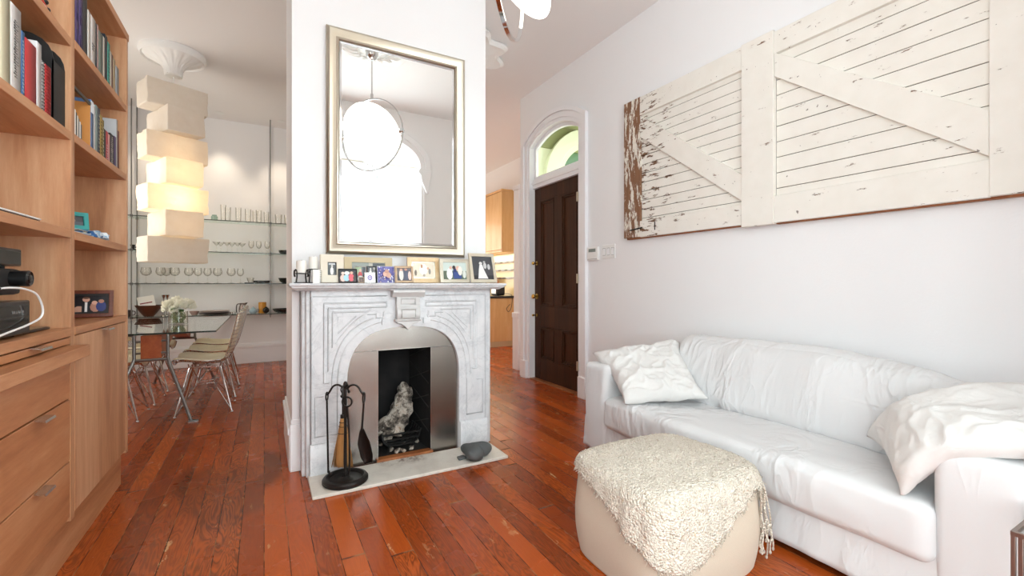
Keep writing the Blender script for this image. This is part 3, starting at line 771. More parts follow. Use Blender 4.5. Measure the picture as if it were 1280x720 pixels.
# top shelf, left bay: white toy lying on its side
t = thing('toy_figure', 'small white toy with red and black details at the shelf top left', 'toy', (-.80, 2.42, 2.2455))
zz = 2.2455
MB().ball((-.80, 2.36, zz + .045), .05, .11, .044).build('body', 'white_plastic', t)
MB().tube([(-.77, 2.30, zz + .03), (-.755, 2.40, zz + .02), (-.75, 2.47, zz + .012), (-.748, 2.52, zz + .004)], [.02, .018, .012, .003]).build('tail', 'white_plastic', t)
MB().tube([(-.757, 2.32, zz + .058), (-.752, 2.40, zz + .05), (-.755, 2.45, zz + .04)], .005).build('stripe', plain('toy_red', '#c8402c', .4), t)
MB().ball((-.755, 2.43, zz + .062), .012, .012, .01).ball((-.76, 2.47, zz + .05), .01).build('spot', 'black_plastic', t)

z = 2.2605                                       # right bay, top shelf
for a, b, lab in ((89.9, 94.3, 'purple binder nearest the upright on the top right shelf'), (94.5, 98.8, 'middle purple binder on the top right shelf'), (99, 103.4, 'purple binder beside the dark grey binder')):
    bk(a, b, z, .37, '#5a4a86', lab, .28, cat='binder', name='binder', marks=('#41346a', .02, .98, 3))
bk(103.6, 109, z, .365, '#33373b', 'dark grey binder at the end of the purple binders', .28, cat='binder', name='binder')
for a, b, h, c, lab, kw in (
    (110, 113.5, .252, '#efece4', 'white book with a beige edge next to the dark binder', {}),
    (113.7, 119.5, .25, '#f1efec', 'thick white paperback with a small dark mark on the spine', dict(marks=('#5d6068', .35, .5, 3))),
    (119.8, 121.6, .245, '#3d4248', 'slim charcoal book after the thick white paperback', {}),
    (121.8, 123.2, .25, '#c9a7a1', 'slim dusty pink book on the top right shelf', {}),
    (123.4, 128.8, .235, '#7d8a80', 'broad grey-green book on the top right shelf', {}),
    (129, 130.8, .235, '#e6e3d8', 'cream book beside the grey-green one', {}),
    (131, 134.3, .262, '#27303c', 'tall navy book left of the turquoise one', {}),
    (134.5, 137.6, .245, '#56b5a4', 'turquoise book on the top right shelf', dict(marks=('#2c6f68', .1, .9, 10))),
    (137.8, 139.6, .215, '#d9d4c6', 'low cream booklet right of the turquoise book', {}),
    (139.8, 141.6, .21, '#7a5a48', 'brown booklet near the end of the top right shelf', {}),
    (141.8, 144.4, .20, '#cbb994', 'beige paperback near the end of the top right shelf', {}),
    (144.6, 148.6, .18, '#a9b6bf', 'low grey-blue book ending the top right row', {})):
    bk(a, b, z, h, c, lab, .2, **kw)
z = 1.8505                                       # right bay, second shelf
t = thing('magazine_file', 'orange magazine file with a black rim holding striped magazines', 'file box', (-.86, (Y_at(91.5, -.738) + Y_at(113, -.738)) / 2, z))
y0, y1 = YP1 + .004, Y_at(113, -.738)
org = plain('file_orange', '#d9964f', .5)
m = MB(); m.box(-.99, -.738, y0, y0 + .004, z, z + .225).box(-.99, -.738, y1 - .004, y1, z, z + .225).box(-.99, -.738, y0, y1, z, z + .004).box(-.99, -.986, y0, y1, z, z + .225)
m.build('file_shell', org, t, smooth=False)
MB().box(-.745, -.735, y0, y1, z + .212, z + .228).build('rim', 'black_plastic', t, bevel=.003)
cols = ['#efefec', '#3a3c40', '#e9e5dc', '#54565a', '#f3f1ea', '#2c2d30', '#e2ddd0', '#6b6d70', '#f0eee9', '#404246']
for i in range(10):                             # a sheaf of magazines leaning in the file
    ya = y0 + .005 + i * (y1 - y0 - .012) * .062; yz = z + .185 - .009 * i
    MB().prism([(-.975, ya, z + .005), (-.741, ya, z + .005), (-.741, ya, yz - .02), (-.80, ya, yz), (-.975, ya, yz)], (0, (y1 - y0) * .054, 0)).build('magazine', plain('mag%d' % i, cols[i], .5), t, smooth=False)
for a, b, h, c, lab, kw in (
    (113.4, 117, .245, '#5a7fb0', 'blue and white book right of the orange magazine file', dict(band=(.75, .98, '#dfe3e6'))),
    (117.2, 119.6, .235, '#dfe0de', 'white book with a grey spine on the second right shelf', {}),
    (119.8, 122.6, .245, '#8fa7a6', 'grey-teal book on the second right shelf', {}),
    (122.8, 125.2, .243, '#3f4656', 'dark blue book before the mustard ones', dict(marks=('#c9c3b0', .1, .9, 10))),
    (125.4, 128.2, .22, '#c2a350', 'mustard book with dark lettering', dict(marks=('#4e4326', .1, .9, 10))),
    (128.4, 130.2, .205, '#8b7a3c', 'olive book right of the mustard one', dict(marks=('#efe9cf', .1, .9, 8))),
    (130.4, 132.6, .165, '#2c2b2c', 'low black paperback left of the red book', {}),
    (132.8, 135.2, .165, '#cf4a52', 'low red book among dark paperbacks', dict(marks=('#f3dede', .1, .6, 6))),
    (135.4, 137.6, .16, '#e3a9a6', 'low pink book beside the red one', {}),
    (137.8, 142.6, .175, '#26282b', 'thick black book with pale lettering on the second right shelf', dict(marks=('#e6e2d8', .1, .95, 14))),
    (142.8, 145, .18, '#53407a', 'violet book at the end of the black ones', {}),
    (145.2, 147, .285, '#c3c7ca', 'tall light grey folder behind the dark paperbacks', {})):
    bk(a, b, z, h, c, lab, .19 if h < .25 else .25, **kw)
bk(147.3, 148.8, z, .23, '#6b2f2a', 'thin maroon book at the far end panel', .2)

# ---- lower shelves: papers, frame, electronics
z = 1.4285
t = thing('laptop', 'thin silver laptop lying closed on the left middle shelf', 'laptop', (-.88, 2.25, z))
MB().soft((-.87, 2.22, z + .009), (.115, .17, .005), .004, 6, disp=None).build('base', 'black_matte', t)
MB().soft((-.87, 2.22, z + .017), (.118, .175, .004), .004, 6).build('lid', 'white_plastic', t)
z = 1.0105
def blackbox(nm, lab, cat, x0, x1, y0, y1, z0, z1, feat):
    t = thing(nm, lab, cat, ((x0 + x1) / 2, (y0 + y1) / 2, z0))
    MB().box(x0, x1, y0, y1, z0 + .008, z1).build('case', 'black_plastic', t, bevel=.005)
    m = MB()
    for yy in (y0 + .04, y1 - .04):
        for xx in (x0 + .04, x1 - .04): m.lathe([(.001, 0), (.012, 0), (.012, .009), (.001, .009)], (xx, yy, z0), 10)
    m.build('foot_pads', 'black_matte', t); feat(t); return t
def f1(t):
    MB().box(-.752, -.749, 1.92, 2.27, z + .075, z + .112).build('display', 'black_gloss', t, smooth=False)
    MB().box(-.752, -.748, 1.92, 2.27, z + .036, z + .07).build('disc_tray', 'black_gloss', t, bevel=.001)
    for i in range(4): MB().box(-.752, -.747, 2.155 + i * .022, 2.168 + i * .022, z + .085, z + .093).build('button', 'grey_steel', t, smooth=False)
blackbox('stereo_receiver', 'black stereo receiver at the bottom of the electronics stack', 'stereo', -1.03, -.75, 1.86, 2.29, z, z + .128, f1)
z2 = z + .1285
t = thing('projector', 'black projector with a round lens and a white cable plugged in', 'projector', (-.88, 2.1, z2))
MB().soft((-.87, 2.09, z2 + .066), (.115, .15, .045), .012, 6).build('case', 'black_matte', t)
MB().lathe([(.001, 0), (.05, 0), (.046, .008), (.02, .014), (.02, .024), (.001, .024)], (-.86, 2.12, z2), 18).build('stand_foot', 'black_matte', t)
m = MB(); m.lathe([(.001, 0), (.026, 0), (.027, .03), (.028, .045), (.024, .05), (.021, .046), (.001, .044)], (-.757, 2.165, z2 + .077), 20, Matrix.Rotation(pi / 2, 3, 'Y')); ln = m.build('lens', 'black_plastic', t)
MB().lathe([(.001, 0), (.018, .0), (.012, .006), (.001, .008)], (-.713, 2.165, z2 + .077), 16, Matrix.Rotation(pi / 2, 3, 'Y')).build('lens_glass', 'black_gloss', ln)
z3 = z2 + .112
def f3(t): MB().box(-.752, -.7485, 1.95, 2.215, z3 + .014, z3 + .058).build('front_glass', 'black_gloss', t, smooth=False)
blackbox('speaker_box', 'glossy black box on top of the electronics stack', 'speaker', -1.0, -.75, 1.93, 2.225, z3, z3 + .068, f3)
m = MB(); P = [(-.735, 2.035, z2 + .044), (-.728, 2.08, z2 + .046), (-.722, 2.16, z2 + .041), (-.72, 2.25, z2 + .02), (-.722, 2.305, z2 - .03), (-.725, 2.30, z2 - .065), (-.73, 2.22, z2 - .085), (-.735, 2.1, z2 - .10), (-.738, 1.95, z2 - .115), (-.74, 1.8, z2 - .118)]
def smoothp(P, n=6):
    P = [Vector(p) for p in P]; o = []
    for i in range(len(P) - 1):
        a, b, c, d = P[max(i - 1, 0)], P[i], P[i + 1], P[min(i + 2, len(P) - 1)]
        for k in range(n):
            t = k / n; o.append(.5 * ((2 * b) + (c - a) * t + (2 * a - 5 * b + 4 * c - d) * t * t + (3 * b - a - 3 * c + d) * t ** 3))
    return o + [P[-1]]
t = thing('cable', 'white cable looping out of the projector front', 'cable', (-.73, 2.2, z))
m.tube(smoothp(P), .0035, 8).build('cord', 'cable_white', t)
MB().tube([(-.748, 2.0, z2 + .044), (-.74, 2.03, z2 + .044), (-.735, 2.045, z2 + .044)], [.005, .006, .005], 10).build('plug', 'black_plastic', t)
t = thing('tablet', 'thin dark tablet lying behind the stereo receiver', 'tablet', (-.86, 2.43, z))
MB().soft((-.87, 2.42, z + .006), (.10, .115, .006), .005, 6).build('body', 'black_plastic', t)
MB().box(-.965, -.775, 2.315, 2.53, z + .0125, z + .0132).build('screen', 'silver_leaf', t, smooth=False)

# right bay middle shelf: turquoise frame on a heap of papers
z = 1.4255
m = MB(); q = random.Random(3)
hc = ['#e8e6df', '#c9c2b0', '#5b86b8', '#d8d5cc', '#3f6fa8', '#e4ddc2', '#b8b2a6', '#7a9cc0']
for i in range(8):
    a = q.uniform(-.3, .3); c = Vector((-.86 + q.uniform(-.02, .02), 2.90 + q.uniform(-.03, .08), z + .0045 * i)); w, l = .085, .11
    pts = [c + Matrix.Rotation(a, 3, 'Z') @ Vector((sx * w, sy * l, 0)) for sx, sy in ((-1, -1), (1, -1), (1, 1), (-1, 1))]
    p = MB().prism(pts, (0, 0, .0042)); o = p.build('leaflet', plain('leaf%d' % i, hc[i], .6), None, smooth=False)
    tag(o, 'leaflet in the heap of papers under the turquoise frame', 'leaflet', 'leaflets under the turquoise frame')
m.bm.free()
t = MB().soft((-.775, 3.06, z + .019), (.05, .10, .017), .016, 12, disp=lambda w, p: Vector((0, 0, 0)) + w + Vector((noise.noise(w * 40) * .02, noise.noise(w * 37 + Vector((5, 0, 0))) * .02, max(-.001, noise.noise(w * 45 + Vector((0, 9, 0))) * .016))))
tt = NT('blue_white_cloth'); v = tt.n('TexNoise', Vector=tt.coord(), Scale=26., Detail=2.).outputs[0]
M['bluecloth'] = tt.done(tt.bsdf(tt.ramp(v, [(.4, lin('#e9eef2')), (.5, lin('#5e9dc6')), (.6, lin('#dfe6ea')), (.68, lin('#2f5f96'))]), .8))
tag(t.build('cloth', 'bluecloth', None), 'crumpled blue and white cloth on the right middle shelf', 'cloth')
z = 1.4255 + .0365
R = Matrix.Translation((-.80, 2.9, z)) @ Matrix.Rotation(radians(35), 4, 'Z') @ Matrix.Rotation(radians(-8), 4, 'X')
def rim_ring(m, w, h, bx, bz, d, R, y0=0.):
    """mitred rectangular border"""
    def c(ix, iz, y): return [m.v(R @ Vector(p)) for p in ((-w / 2 + ix, y, iz), (w / 2 - ix, y, iz), (w / 2 - ix, y, h - iz), (-w / 2 + ix, y, h - iz))]
    L = [c(0, 0, d), c(0, 0, y0), c(bx, bz, y0), c(bx, bz, d)]
    for A, B in zip(L, L[1:] + L[:1]):
        for i in range(4): m.face([A[i], A[(i + 1) % 4], B[(i + 1) % 4], B[i]])
def frame(root, w, h, bw, d, mat, R, name='frame', bevel=.003, back=True):
    """a picture frame standing in the local x-z plane, facing -y"""
    m = MB()
    rim_ring(m, w, h, bw, bw, d, R)
    if back: m.box(-w / 2 + .002, w / 2 - .002, d * .6, d * .9, .002, h - .002, R)
    return m.build(name, mat, root, bevel=bevel)
def pic(root, w, h, bw, d, R, shapes, name='photo', dy=.55):
    O = R @ Vector((-w / 2 + bw, d * dy, bw)); U = R.to_3x3() @ Vector((w - 2 * bw, 0, 0)); V = R.to_3x3() @ Vector((0, 0, h - 2 * bw))
    return picture(name, shapes, O, U, V, root)
t = thing('framed_picture', 'turquoise picture frame standing on a heap of papers', 'picture frame', R.translation[:])
frame(t, .12, .085, .02, .03, 'teal', R)
pic(t, .12, .085, .02, .03, R, [(R4(0, 0, 1, 1), '#3a3f45'), (R4(0, 0, 1, .4), '#57606a'), (EL(.5, .5, .15, .2), '#8a8078')], dy=.3)
z = 1.0105
R = Matrix.Translation((-.835, 3.22, z + .006)) @ Matrix.Rotation(radians(8), 4, 'Z') @ Matrix.Rotation(radians(-14), 4, 'X')
t = thing('framed_photo', 'dark wooden frame with a couple in evening dress, on the bookcase counter', 'photo frame', (-.835, 3.22, z))
frame(t, .21, .15, .02, .018, 'frame_wood_dark', R)
m = MB(); m.box(-.086, .086, .004, .01, .019, .03, R).box(-.086, .086, .004, .01, .12, .131, R).box(-.086, -.075, .004, .01, .03, .12, R).box(.075, .086, .004, .01, .03, .12, R); m.build('mat_border', 'black_matte', t, smooth=False)
pic(t, .21, .15, .02, .018, R, [(R4(0, 0, 1, 1), '#17161c'), (EL(.30, .2, .14, .2), '#c99d88'), (R4(.36, .08, .54, .62), '#1b1a20'), (R4(.43, .1, .49, .58), '#f1eeea'), (EL(.46, .72, .09, .13), '#d8a38c'), (EL(.46, .8, .085, .06), '#6b4a3a'), (EL(.68, .34, .13, .26), '#b98672'), (EL(.66, .55, .07, .1), '#d9ab94'), (EL(.82, .36, .13, .26), '#2e3a78'), (EL(.82, .62, .07, .1), '#b5806a')])
MB().box(-.9, -.78, 2.66, 2.78, z + .001, z + .006).box(-.89, -.79, 2.67, 2.76, z + .006, z + .010).build('tmp', 'paper_white', None, smooth=False).name = 'notepad'
tag(bpy.data.objects['notepad'], 'small white notepad at the left end of the bookcase counter', 'notepad')
# ============================================================ marble fireplace
FC, FY = .845, 3.0
FP = thing('fireplace', 'white marble fireplace with an arched steel insert and open firebox', 'fireplace', (FC, FY, 0))
ow, ohs, orise = .382, .53, .375                  # opening half width, spring height, rise
def fp_arch(off, n=40, y=FY, foot=True, z0=.0):
    pts = []
    for i in range(n + 1):
        a = pi * i / n; c, s_ = cos(a), sin(a); e = 2 / 2.7
        pts.append((FC + (ow + off) * math.copysign(abs(c) ** e, c), y, ohs + (orise + off) * abs(s_) ** e))
    return ([(FC + ow + off, y, z0)] if foot else []) + pts + ([(FC - ow - off, y, z0)] if foot else [])
ML, MR, MT = .25, 1.44, 1.155
mb = MB(); mb.prism([(ML, FY, 0), (ML, FY, MT), (MR, FY, MT), (MR, FY, 0)] + fp_arch(0), (0, .17, 0))
mb.build('surround', 'marble', FP, bevel=.003)
MB().prism([(.203, 3.05, 0), (.225, 3.05, 0), (.225, 3.02, 0), (ML, 3.02, 0), (ML, 3.168, 0), (.203, 3.168, 0)], (0, 0, MT)).build('side_return', 'marble', FP, bevel=.004)
MB().prism([(1.502, 3.05, 0), (1.475, 3.05, 0), (1.475, 3.02, 0), (MR, 3.02, 0), (MR, 3.168, 0), (1.502, 3.168, 0)], (0, 0, MT)).build('side_return', 'marble', FP, bevel=.004)
for a, b in ((ML - .006, FC - ow - .004), (FC + ow + .004, MR + .006)): MB().prism([(a, FY, 0), (a, FY - .02, 0), (a, FY - .02, .195), (a, FY - .012, .207), (a, FY, .207)], (b - a, 0, 0)).build('plinth_block', 'marble', FP, bevel=.003)
# shelf with moulded edge
prof = [(2.905, 1.2), (2.905, 1.183), (2.912, 1.178), (2.918, 1.172), (2.93, 1.166), (2.944, 1.16), (2.95, 1.155), (3.17, 1.155), (3.17, 1.2)]
mb = MB()
X0, X1 = .13, 1.562
loops = []
for (y, zz) in [(2.905, 1.2), (2.902, 1.192), (2.906, 1.183), (2.914, 1.178), (2.916, 1.171), (2.932, 1.164), (2.944, 1.155)]:
    d = y - 2.905; loops.append([(X0 + d, 3.198 if zz > 1.1 else 3.198, zz), (X0 + d, y, zz), (X1 - d, y, zz), (X1 - d, 3.198, zz)])
V = [[mb.v(p) for p in L] for L in loops]
for A, B in zip(V, V[1:]):
    for i in range(4): mb.face([A[i], A[(i + 1) % 4], B[(i + 1) % 4], B[i]])
mb.face(V[0]); mb.face(V[-1][::-1])
mb.build('mantel_shelf', 'marble', FP, auto=25)
# carved lines on the face: fillets following the arch and stepped spandrel panels
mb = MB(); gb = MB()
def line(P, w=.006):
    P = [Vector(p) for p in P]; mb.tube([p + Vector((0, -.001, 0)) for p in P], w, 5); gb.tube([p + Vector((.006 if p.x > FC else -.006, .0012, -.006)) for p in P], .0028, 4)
for s in (-1, 1):
    def q(x, zz): return (FC + s * x, FY, zz)
    full = fp_arch(.055, foot=False, n=60); half = [p for p in full if s * (p[0] - FC) >= .155 and p[2] > ohs]
    half.sort(key=lambda p: s * p[0])
    line([q(.145, .985)] + half[:] + [q(ow + .055, ohs - .02)])
    full = fp_arch(.088, foot=False, n=60); half = [p for p in full if s * (p[0] - FC) >= .21 and p[2] > ohs]
    half.sort(key=lambda p: s * p[0]); line(half + [q(ow + .088, ohs + .02)])
    # stepped outer outline
    line([q(.13, 1.075), q(ow + .135, 1.075), q(ow + .135, ohs + .05), q(ow + .105, ohs + .05)])
    line([q(.13, 1.045), q(ow + .11, 1.045), q(ow + .11, ohs + .12)])
    line([q(.15, 1.015), q(.15, .975), q(.20, .975), q(.20, 1.0), q(.255, 1.0)], .004)
    line([q(.13, 1.075), q(.13, 1.045)], .004)
    # triangular spandrel panel
    tri = [q(.24, 1.02), q(ow + .085, 1.02), q(ow + .085, .80)] + [q(.24 + (ow + .085 - .24) * (1 - k / 8) ** 1.0, .80 + (1.02 - .80) * (k / 8) + .028 * sin(pi * k / 8)) for k in range(1, 8)]
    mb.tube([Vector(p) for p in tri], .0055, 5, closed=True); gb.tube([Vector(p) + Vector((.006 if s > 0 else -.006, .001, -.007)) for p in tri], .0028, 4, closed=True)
    tri2 = [q(.33, .992), q(ow + .06, .992), q(ow + .06, .885)]
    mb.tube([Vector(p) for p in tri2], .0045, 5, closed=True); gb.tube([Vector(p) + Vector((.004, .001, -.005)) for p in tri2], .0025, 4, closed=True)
    # slim panel down each leg
    line([q(ow + .055, ohs - .02), q(ow + .055, .25), q(ow + .185, .25), q(ow + .185, ohs - .03), q(ow + .135, ohs - .03)], .004)
    line([q(ow + .205, .21), q(ow + .205, 1.12), q(.13, 1.12)], .004)
    mb.box(min(FC + s * .115, FC + s * .165), max(FC + s * .115, FC + s * .165), FY - .012, FY, .925, .963)
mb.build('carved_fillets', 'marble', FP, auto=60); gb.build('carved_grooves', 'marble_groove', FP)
# keystone bracket
mb = MB(); kx = FC
def sec(w, pts): mb.prism([(kx - w, y, zz) for y, zz in pts], (2 * w, 0, 0))
sec(.108, [(FY, 1.155), (2.925, 1.155), (2.925, 1.14), (2.935, 1.128), (2.945, 1.118), (2.95, 1.108), (FY, 1.108)])
sec(.078, [(FY, 1.108), (2.952, 1.108), (2.955, 1.075), (2.955, 1.045), (2.945, 1.035), (2.938, 1.0), (2.945, .965), (2.962, .948), (FY, .948)])
sec(.086, [(FY, .962), (2.955, .962), (2.95, .955), (2.955, .945), (FY, .945)])
sh = [(-.078, .945), (.078, .945), (.066, .932), (.045, .928), (.028, .916), (.014, .905), (.006, .893), (0, .889), (-.006, .893), (-.014, .905), (-.028, .916), (-.045, .928), (-.066, .932)]
mb.prism([(kx + a, 2.962, b) for a, b in sh], (0, .04, 0))
for (a, b, c, d) in ((-.05, .05, 1.06, 1.066), (-.05, .05, 1.092, 1.098), (-.05, -.044, 1.06, 1.098), (.044, .05, 1.06, 1.098)): mb.box(kx + a, kx + b, 2.95, 2.96, c, d)
for (a, b, c, d) in ((-.05, .05, .968, .974), (-.05, .05, 1.022, 1.028), (-.05, -.044, .968, 1.028), (.044, .05, .968, 1.028)): mb.box(kx + a, kx + b, 2.934, 2.96, c, d)
mb.build('keystone', 'marble_grey', FP, bevel=.002)
# steel insert: two cheeks and a head plate
fx0, fx1, fz = .662, 1.024, .752
mb = MB(); mb.box(FC - ow - .01, fx0, FY + .03, FY + .036, .004, fz - .002).build('steel_cheek', 'steel', FP, smooth=False)
mb = MB(); mb.box(fx1, FC + ow + .01, FY + .03, FY + .036, .004, fz - .002).build('steel_cheek', 'steel', FP, smooth=False)
mb = MB(); mb.box(FC - ow - .01, FC + ow + .01, FY + .03, FY + .036, fz, .93).build('steel_head', 'steel', FP, smooth=False)
mb = MB()
for a in (fx0 - .004, fx1): mb.box(a, a + .004, FY + .026, FY + .05, .01, fz)
mb.box(fx0, fx1, FY + .026, FY + .05, fz, fz + .004); mb.build('steel_lip', 'chrome_soft', FP, smooth=False)
# firebox: splayed sooty cavity with diamond scoring
f0, f1_ = [(fx0, FY + .036), (.70, 3.42), (.985, 3.42), (fx1, FY + .036)], .80
mb = MB()
A = [mb.v((x, y, .03)) for x, y in f0]; B = [mb.v((x, y, f1_)) for x, y in f0]
for i in range(3): mb.face([A[i], A[i + 1], B[i + 1], B[i]])
mb.face(A); mb.face(B)
o = mb.build('firebox', 'soot', FP, smooth=False)
mb = MB()
for k in range(4):
    z0 = .12 + .17 * k
    mb.tube([(fx1 - .004, FY + .06, z0 + .03), (.985 - .0005, 3.40, z0 + .14)], .003, 4)
    mb.tube([(fx1 - .004, FY + .06, z0 + .12), (.985 - .0005, 3.40, z0 + .01)], .003, 4)
mb.build('firebrick_joints', plain('joint', '#2b2826', .9), FP)
mb = MB(); mb.box(fx0 - .01, fx1 + .01, FY + .0, FY + .06, .0, .034).build('hearth_lip', 'board_brown', FP, bevel=.004)
# hearth slab on the floor
tag(MB().box(.232, 1.462, 2.69, FY - .0005, .0, .02).build('hearth_slab', 'hearth', None, bevel=.004), 'pale marble hearth slab with rust-brown soot marks in front of the firebox', 'hearth')
# grate and log
GR = thing('fire_grate', 'black iron basket grate inside the firebox', 'fire grate', (.84, 3.2, .032))
m = MB()
for k in range(5):
    y = 3.10 + .05 * k; m.tube(smoothp([(.70, y, .17), (.715, y, .115), (.75, y, .085), (.84, y, .078), (.92, y, .085), (.955, y, .115), (.975, y, .17)], 4), .008, 6)
m.build('curved_bars', 'iron_dark', GR)
m = MB()
for (x, zz) in ((.75, .078), (.92, .078)): m.tube([(x, 3.08, zz), (x, 3.32, zz)], .007, 6)
m.tube([(.705, 3.095, .155), (.97, 3.095, .155)], .007, 6); m.tube([(.712, 3.092, .12), (.962, 3.092, .12)], .007, 6); m.build('cross_bars', 'iron_dark', GR)
for (x, y) in ((.75, 3.11), (.92, 3.11), (.75, 3.29), (.92, 3.29)): MB().tube([(x, y, .032), (x, y, .08)], .009, 6).build('leg', 'iron_dark', GR)
def rough(a, f, seed):
    o = Vector((seed, seed * 2.3, 0))
    return lambda w, p: w + Vector((noise.noise(w * f + o), noise.noise(w * f + o + Vector((7, 0, 0))), noise.noise(w * f + o + Vector((0, 7, 0))))) * a + Vector((noise.noise(w * f * 3 + o), noise.noise(w * f * 3 + o * 2), noise.noise(w * f * 3 - o))) * a * .4
Rl = Matrix.Rotation(radians(-14), 3, 'X') @ Matrix.Rotation(radians(19), 3, 'Y')
def chunk(w, p):
    k = 1.45 - .85 * p[2]; c = Vector((.875, 3.24, .295)); d = w - c; w = c + Vector((d.x * k, d.y * (.8 + .2 * k), d.z))
    return rough(.03, 8, 2)(w, p) + Vector((noise.noise(w * 30), noise.noise(w * 31 + Vector((4, 0, 0))), noise.noise(w * 29))) * .014
tag(MB().soft((.875, 3.24, .295), (.056, .045, .19), .04, 34, Rl, disp=chunk).build('burnt_log', 'ash', None), 'tall ash-whitened log leaning upright in the firebox', 'log')
tag(MB().soft((.752, 3.16, .155), (.042, .04, .05), .03, 20, disp=rough(.03, 15, 5)).build('burnt_log', 'ash', None), 'small charred lump at the left of the grate', 'log')

q = random.Random(21)
for i in range(9):
    tag(MB().soft((.70 + .035 * i + q.uniform(-.01, .01), 3.085 + q.uniform(-.02, .25), .045), (.016 + q.random() * .012, .014, .012), .01, 8, Matrix.Rotation(q.random() * 3, 3, 'Z'), disp=rough(.008, 30, i)).build('ember', 'ash', None), 'lump of cold charcoal lying under the fire grate', 'charcoal', 'charcoal lumps under the grate')

# ============================================================ mirror over the mantel
MX0, MX1, MZ0, MZ1 = .357, 1.342, 1.395, 2.905
t = thing('mirror', 'large mirror in a silver champagne frame above the mantel', 'mirror', ((MX0 + MX1) / 2, 3.17, MZ0))
prof = [(0, 3.198), (0, 3.165), (.006, 3.158), (.012, 3.150), (.02, 3.146), (.034, 3.150), (.05, 3.160), (.062, 3.166), (.068, 3.162), (.076, 3.162), (.082, 3.170), (.086, 3.178), (.086, 3.198)]
m = MB()
def cor(d, y): return [(MX0 + d, y, MZ0 + d), (MX1 - d, y, MZ0 + d), (MX1 - d, y, MZ1 - d), (MX0 + d, y, MZ1 - d)]
V = [[m.v(p) for p in cor(*q)] for q in prof]
for A, B in zip(V, V[1:] + V[:1]):
    for i in range(4): m.face([A[i], A[(i + 1) % 4], B[(i + 1) % 4], B[i]])
m.build('frame', 'silver_leaf', t, auto=40)
MB().box(MX0 + .08, MX1 - .08, 3.176, 3.182, MZ0 + .08, MZ1 - .08).build('mirror_glass', 'mirror', t, smooth=False)
m = MB(); d = .086
for q in (((MX0 + d, MZ0 + d), (MX1 - d, MZ0 + d + .012)), ((MX0 + d, MZ1 - d - .012), (MX1 - d, MZ1 - d)), ((MX0 + d, MZ0 + d), (MX0 + d + .012, MZ1 - d)), ((MX1 - d - .012, MZ0 + d), (MX1 - d, MZ1 - d))):
    pass
V = [[m.v((MX0 + e, y, MZ0 + e)), m.v((MX1 - e, y, MZ0 + e)), m.v((MX1 - e, y, MZ1 - e)), m.v((MX0 + e, y, MZ1 - e))] for e, y in ((d, 3.1755), (d, 3.1725), (d + .012, 3.1745), (d + .012, 3.1755))]
for A, B in zip(V, V[1:] + V[:1]):
    for i in range(4): m.face([A[i], A[(i + 1) % 4], B[(i + 1) % 4], B[i]])
m.build('bevelled_edge', 'chrome', t, smooth=False)

# ============================================================ things on the mantel
ZM = 1.2005
def stand(px0, px1, py0, Y, label, bw, mat, shapes, lean=-8, yaw=0, d=.014, name='framed_photo', cat='photo frame', mw=0, mmat='cream_card', py1=None, bevel=.003, hh=None):
    """a leaning picture frame on the shelf between two columns of the photograph, at depth Y"""
    x0, x1 = X_at(px0, Y), X_at(px1, Y); xc = (x0 + x1) / 2; w = x1 - x0
    h = hh or (Z_at(py0, xc, Y) - ZM) / cos(radians(lean))
    R = Matrix.Translation((xc, Y, ZM + .001 + d * abs(math.sin(radians(lean))))) @ Matrix.Rotation(radians(yaw), 4, 'Z') @ Matrix.Rotation(radians(lean), 4, 'X')
    t = thing(name, label, cat, (xc, Y, ZM))
    bx, bz = (bw if isinstance(bw, tuple) else (bw, bw))
    m = MB(); rim_ring(m, w, h, bx, bz, d, R); m.box(-w / 2 + .002, w / 2 - .002, d * .6, d * .9, .002, h - .002, R)
    m.build('frame', mat, t, bevel=bevel)
    if mw:
        m = MB(); y0, y1 = d * .4, d * .62
        m.box(-w / 2 + bx, w / 2 - bx, y0, y1, bz, bz + mw, R).box(-w / 2 + bx, w / 2 - bx, y0, y1, h - bz - mw, h - bz, R).box(-w / 2 + bx, -w / 2 + bx + mw, y0, y1, bz, h - bz, R).box(w / 2 - bx - mw, w / 2 - bx, y0, y1, bz, h - bz, R)
        m.build('mount', mmat, t, smooth=False)
    O = R @ Vector((-w / 2 + bx + mw, d * .55, bz + mw)); U = R.to_3x3() @ Vector((w - 2 * bx - 2 * mw, 0, 0)); V_ = R.to_3x3() @ Vector((0, 0, h - 2 * bz - 2 * mw))
    picture('photo', shapes, O, U, V_, t)
    # prop at the back
    m = MB(); zt = h * .6; b = R @ Vector((0, d, zt)); f = Vector((b.x, min(b.y + zt * .28, 3.145), ZM + .001)); 
    if f.y - b.y > .01: m.tube([b, f], .003, 6); m.build('easel_prop', 'black_matte', t)
    return t
bg = lambda c: (R4(0, 0, 1, 1), c)
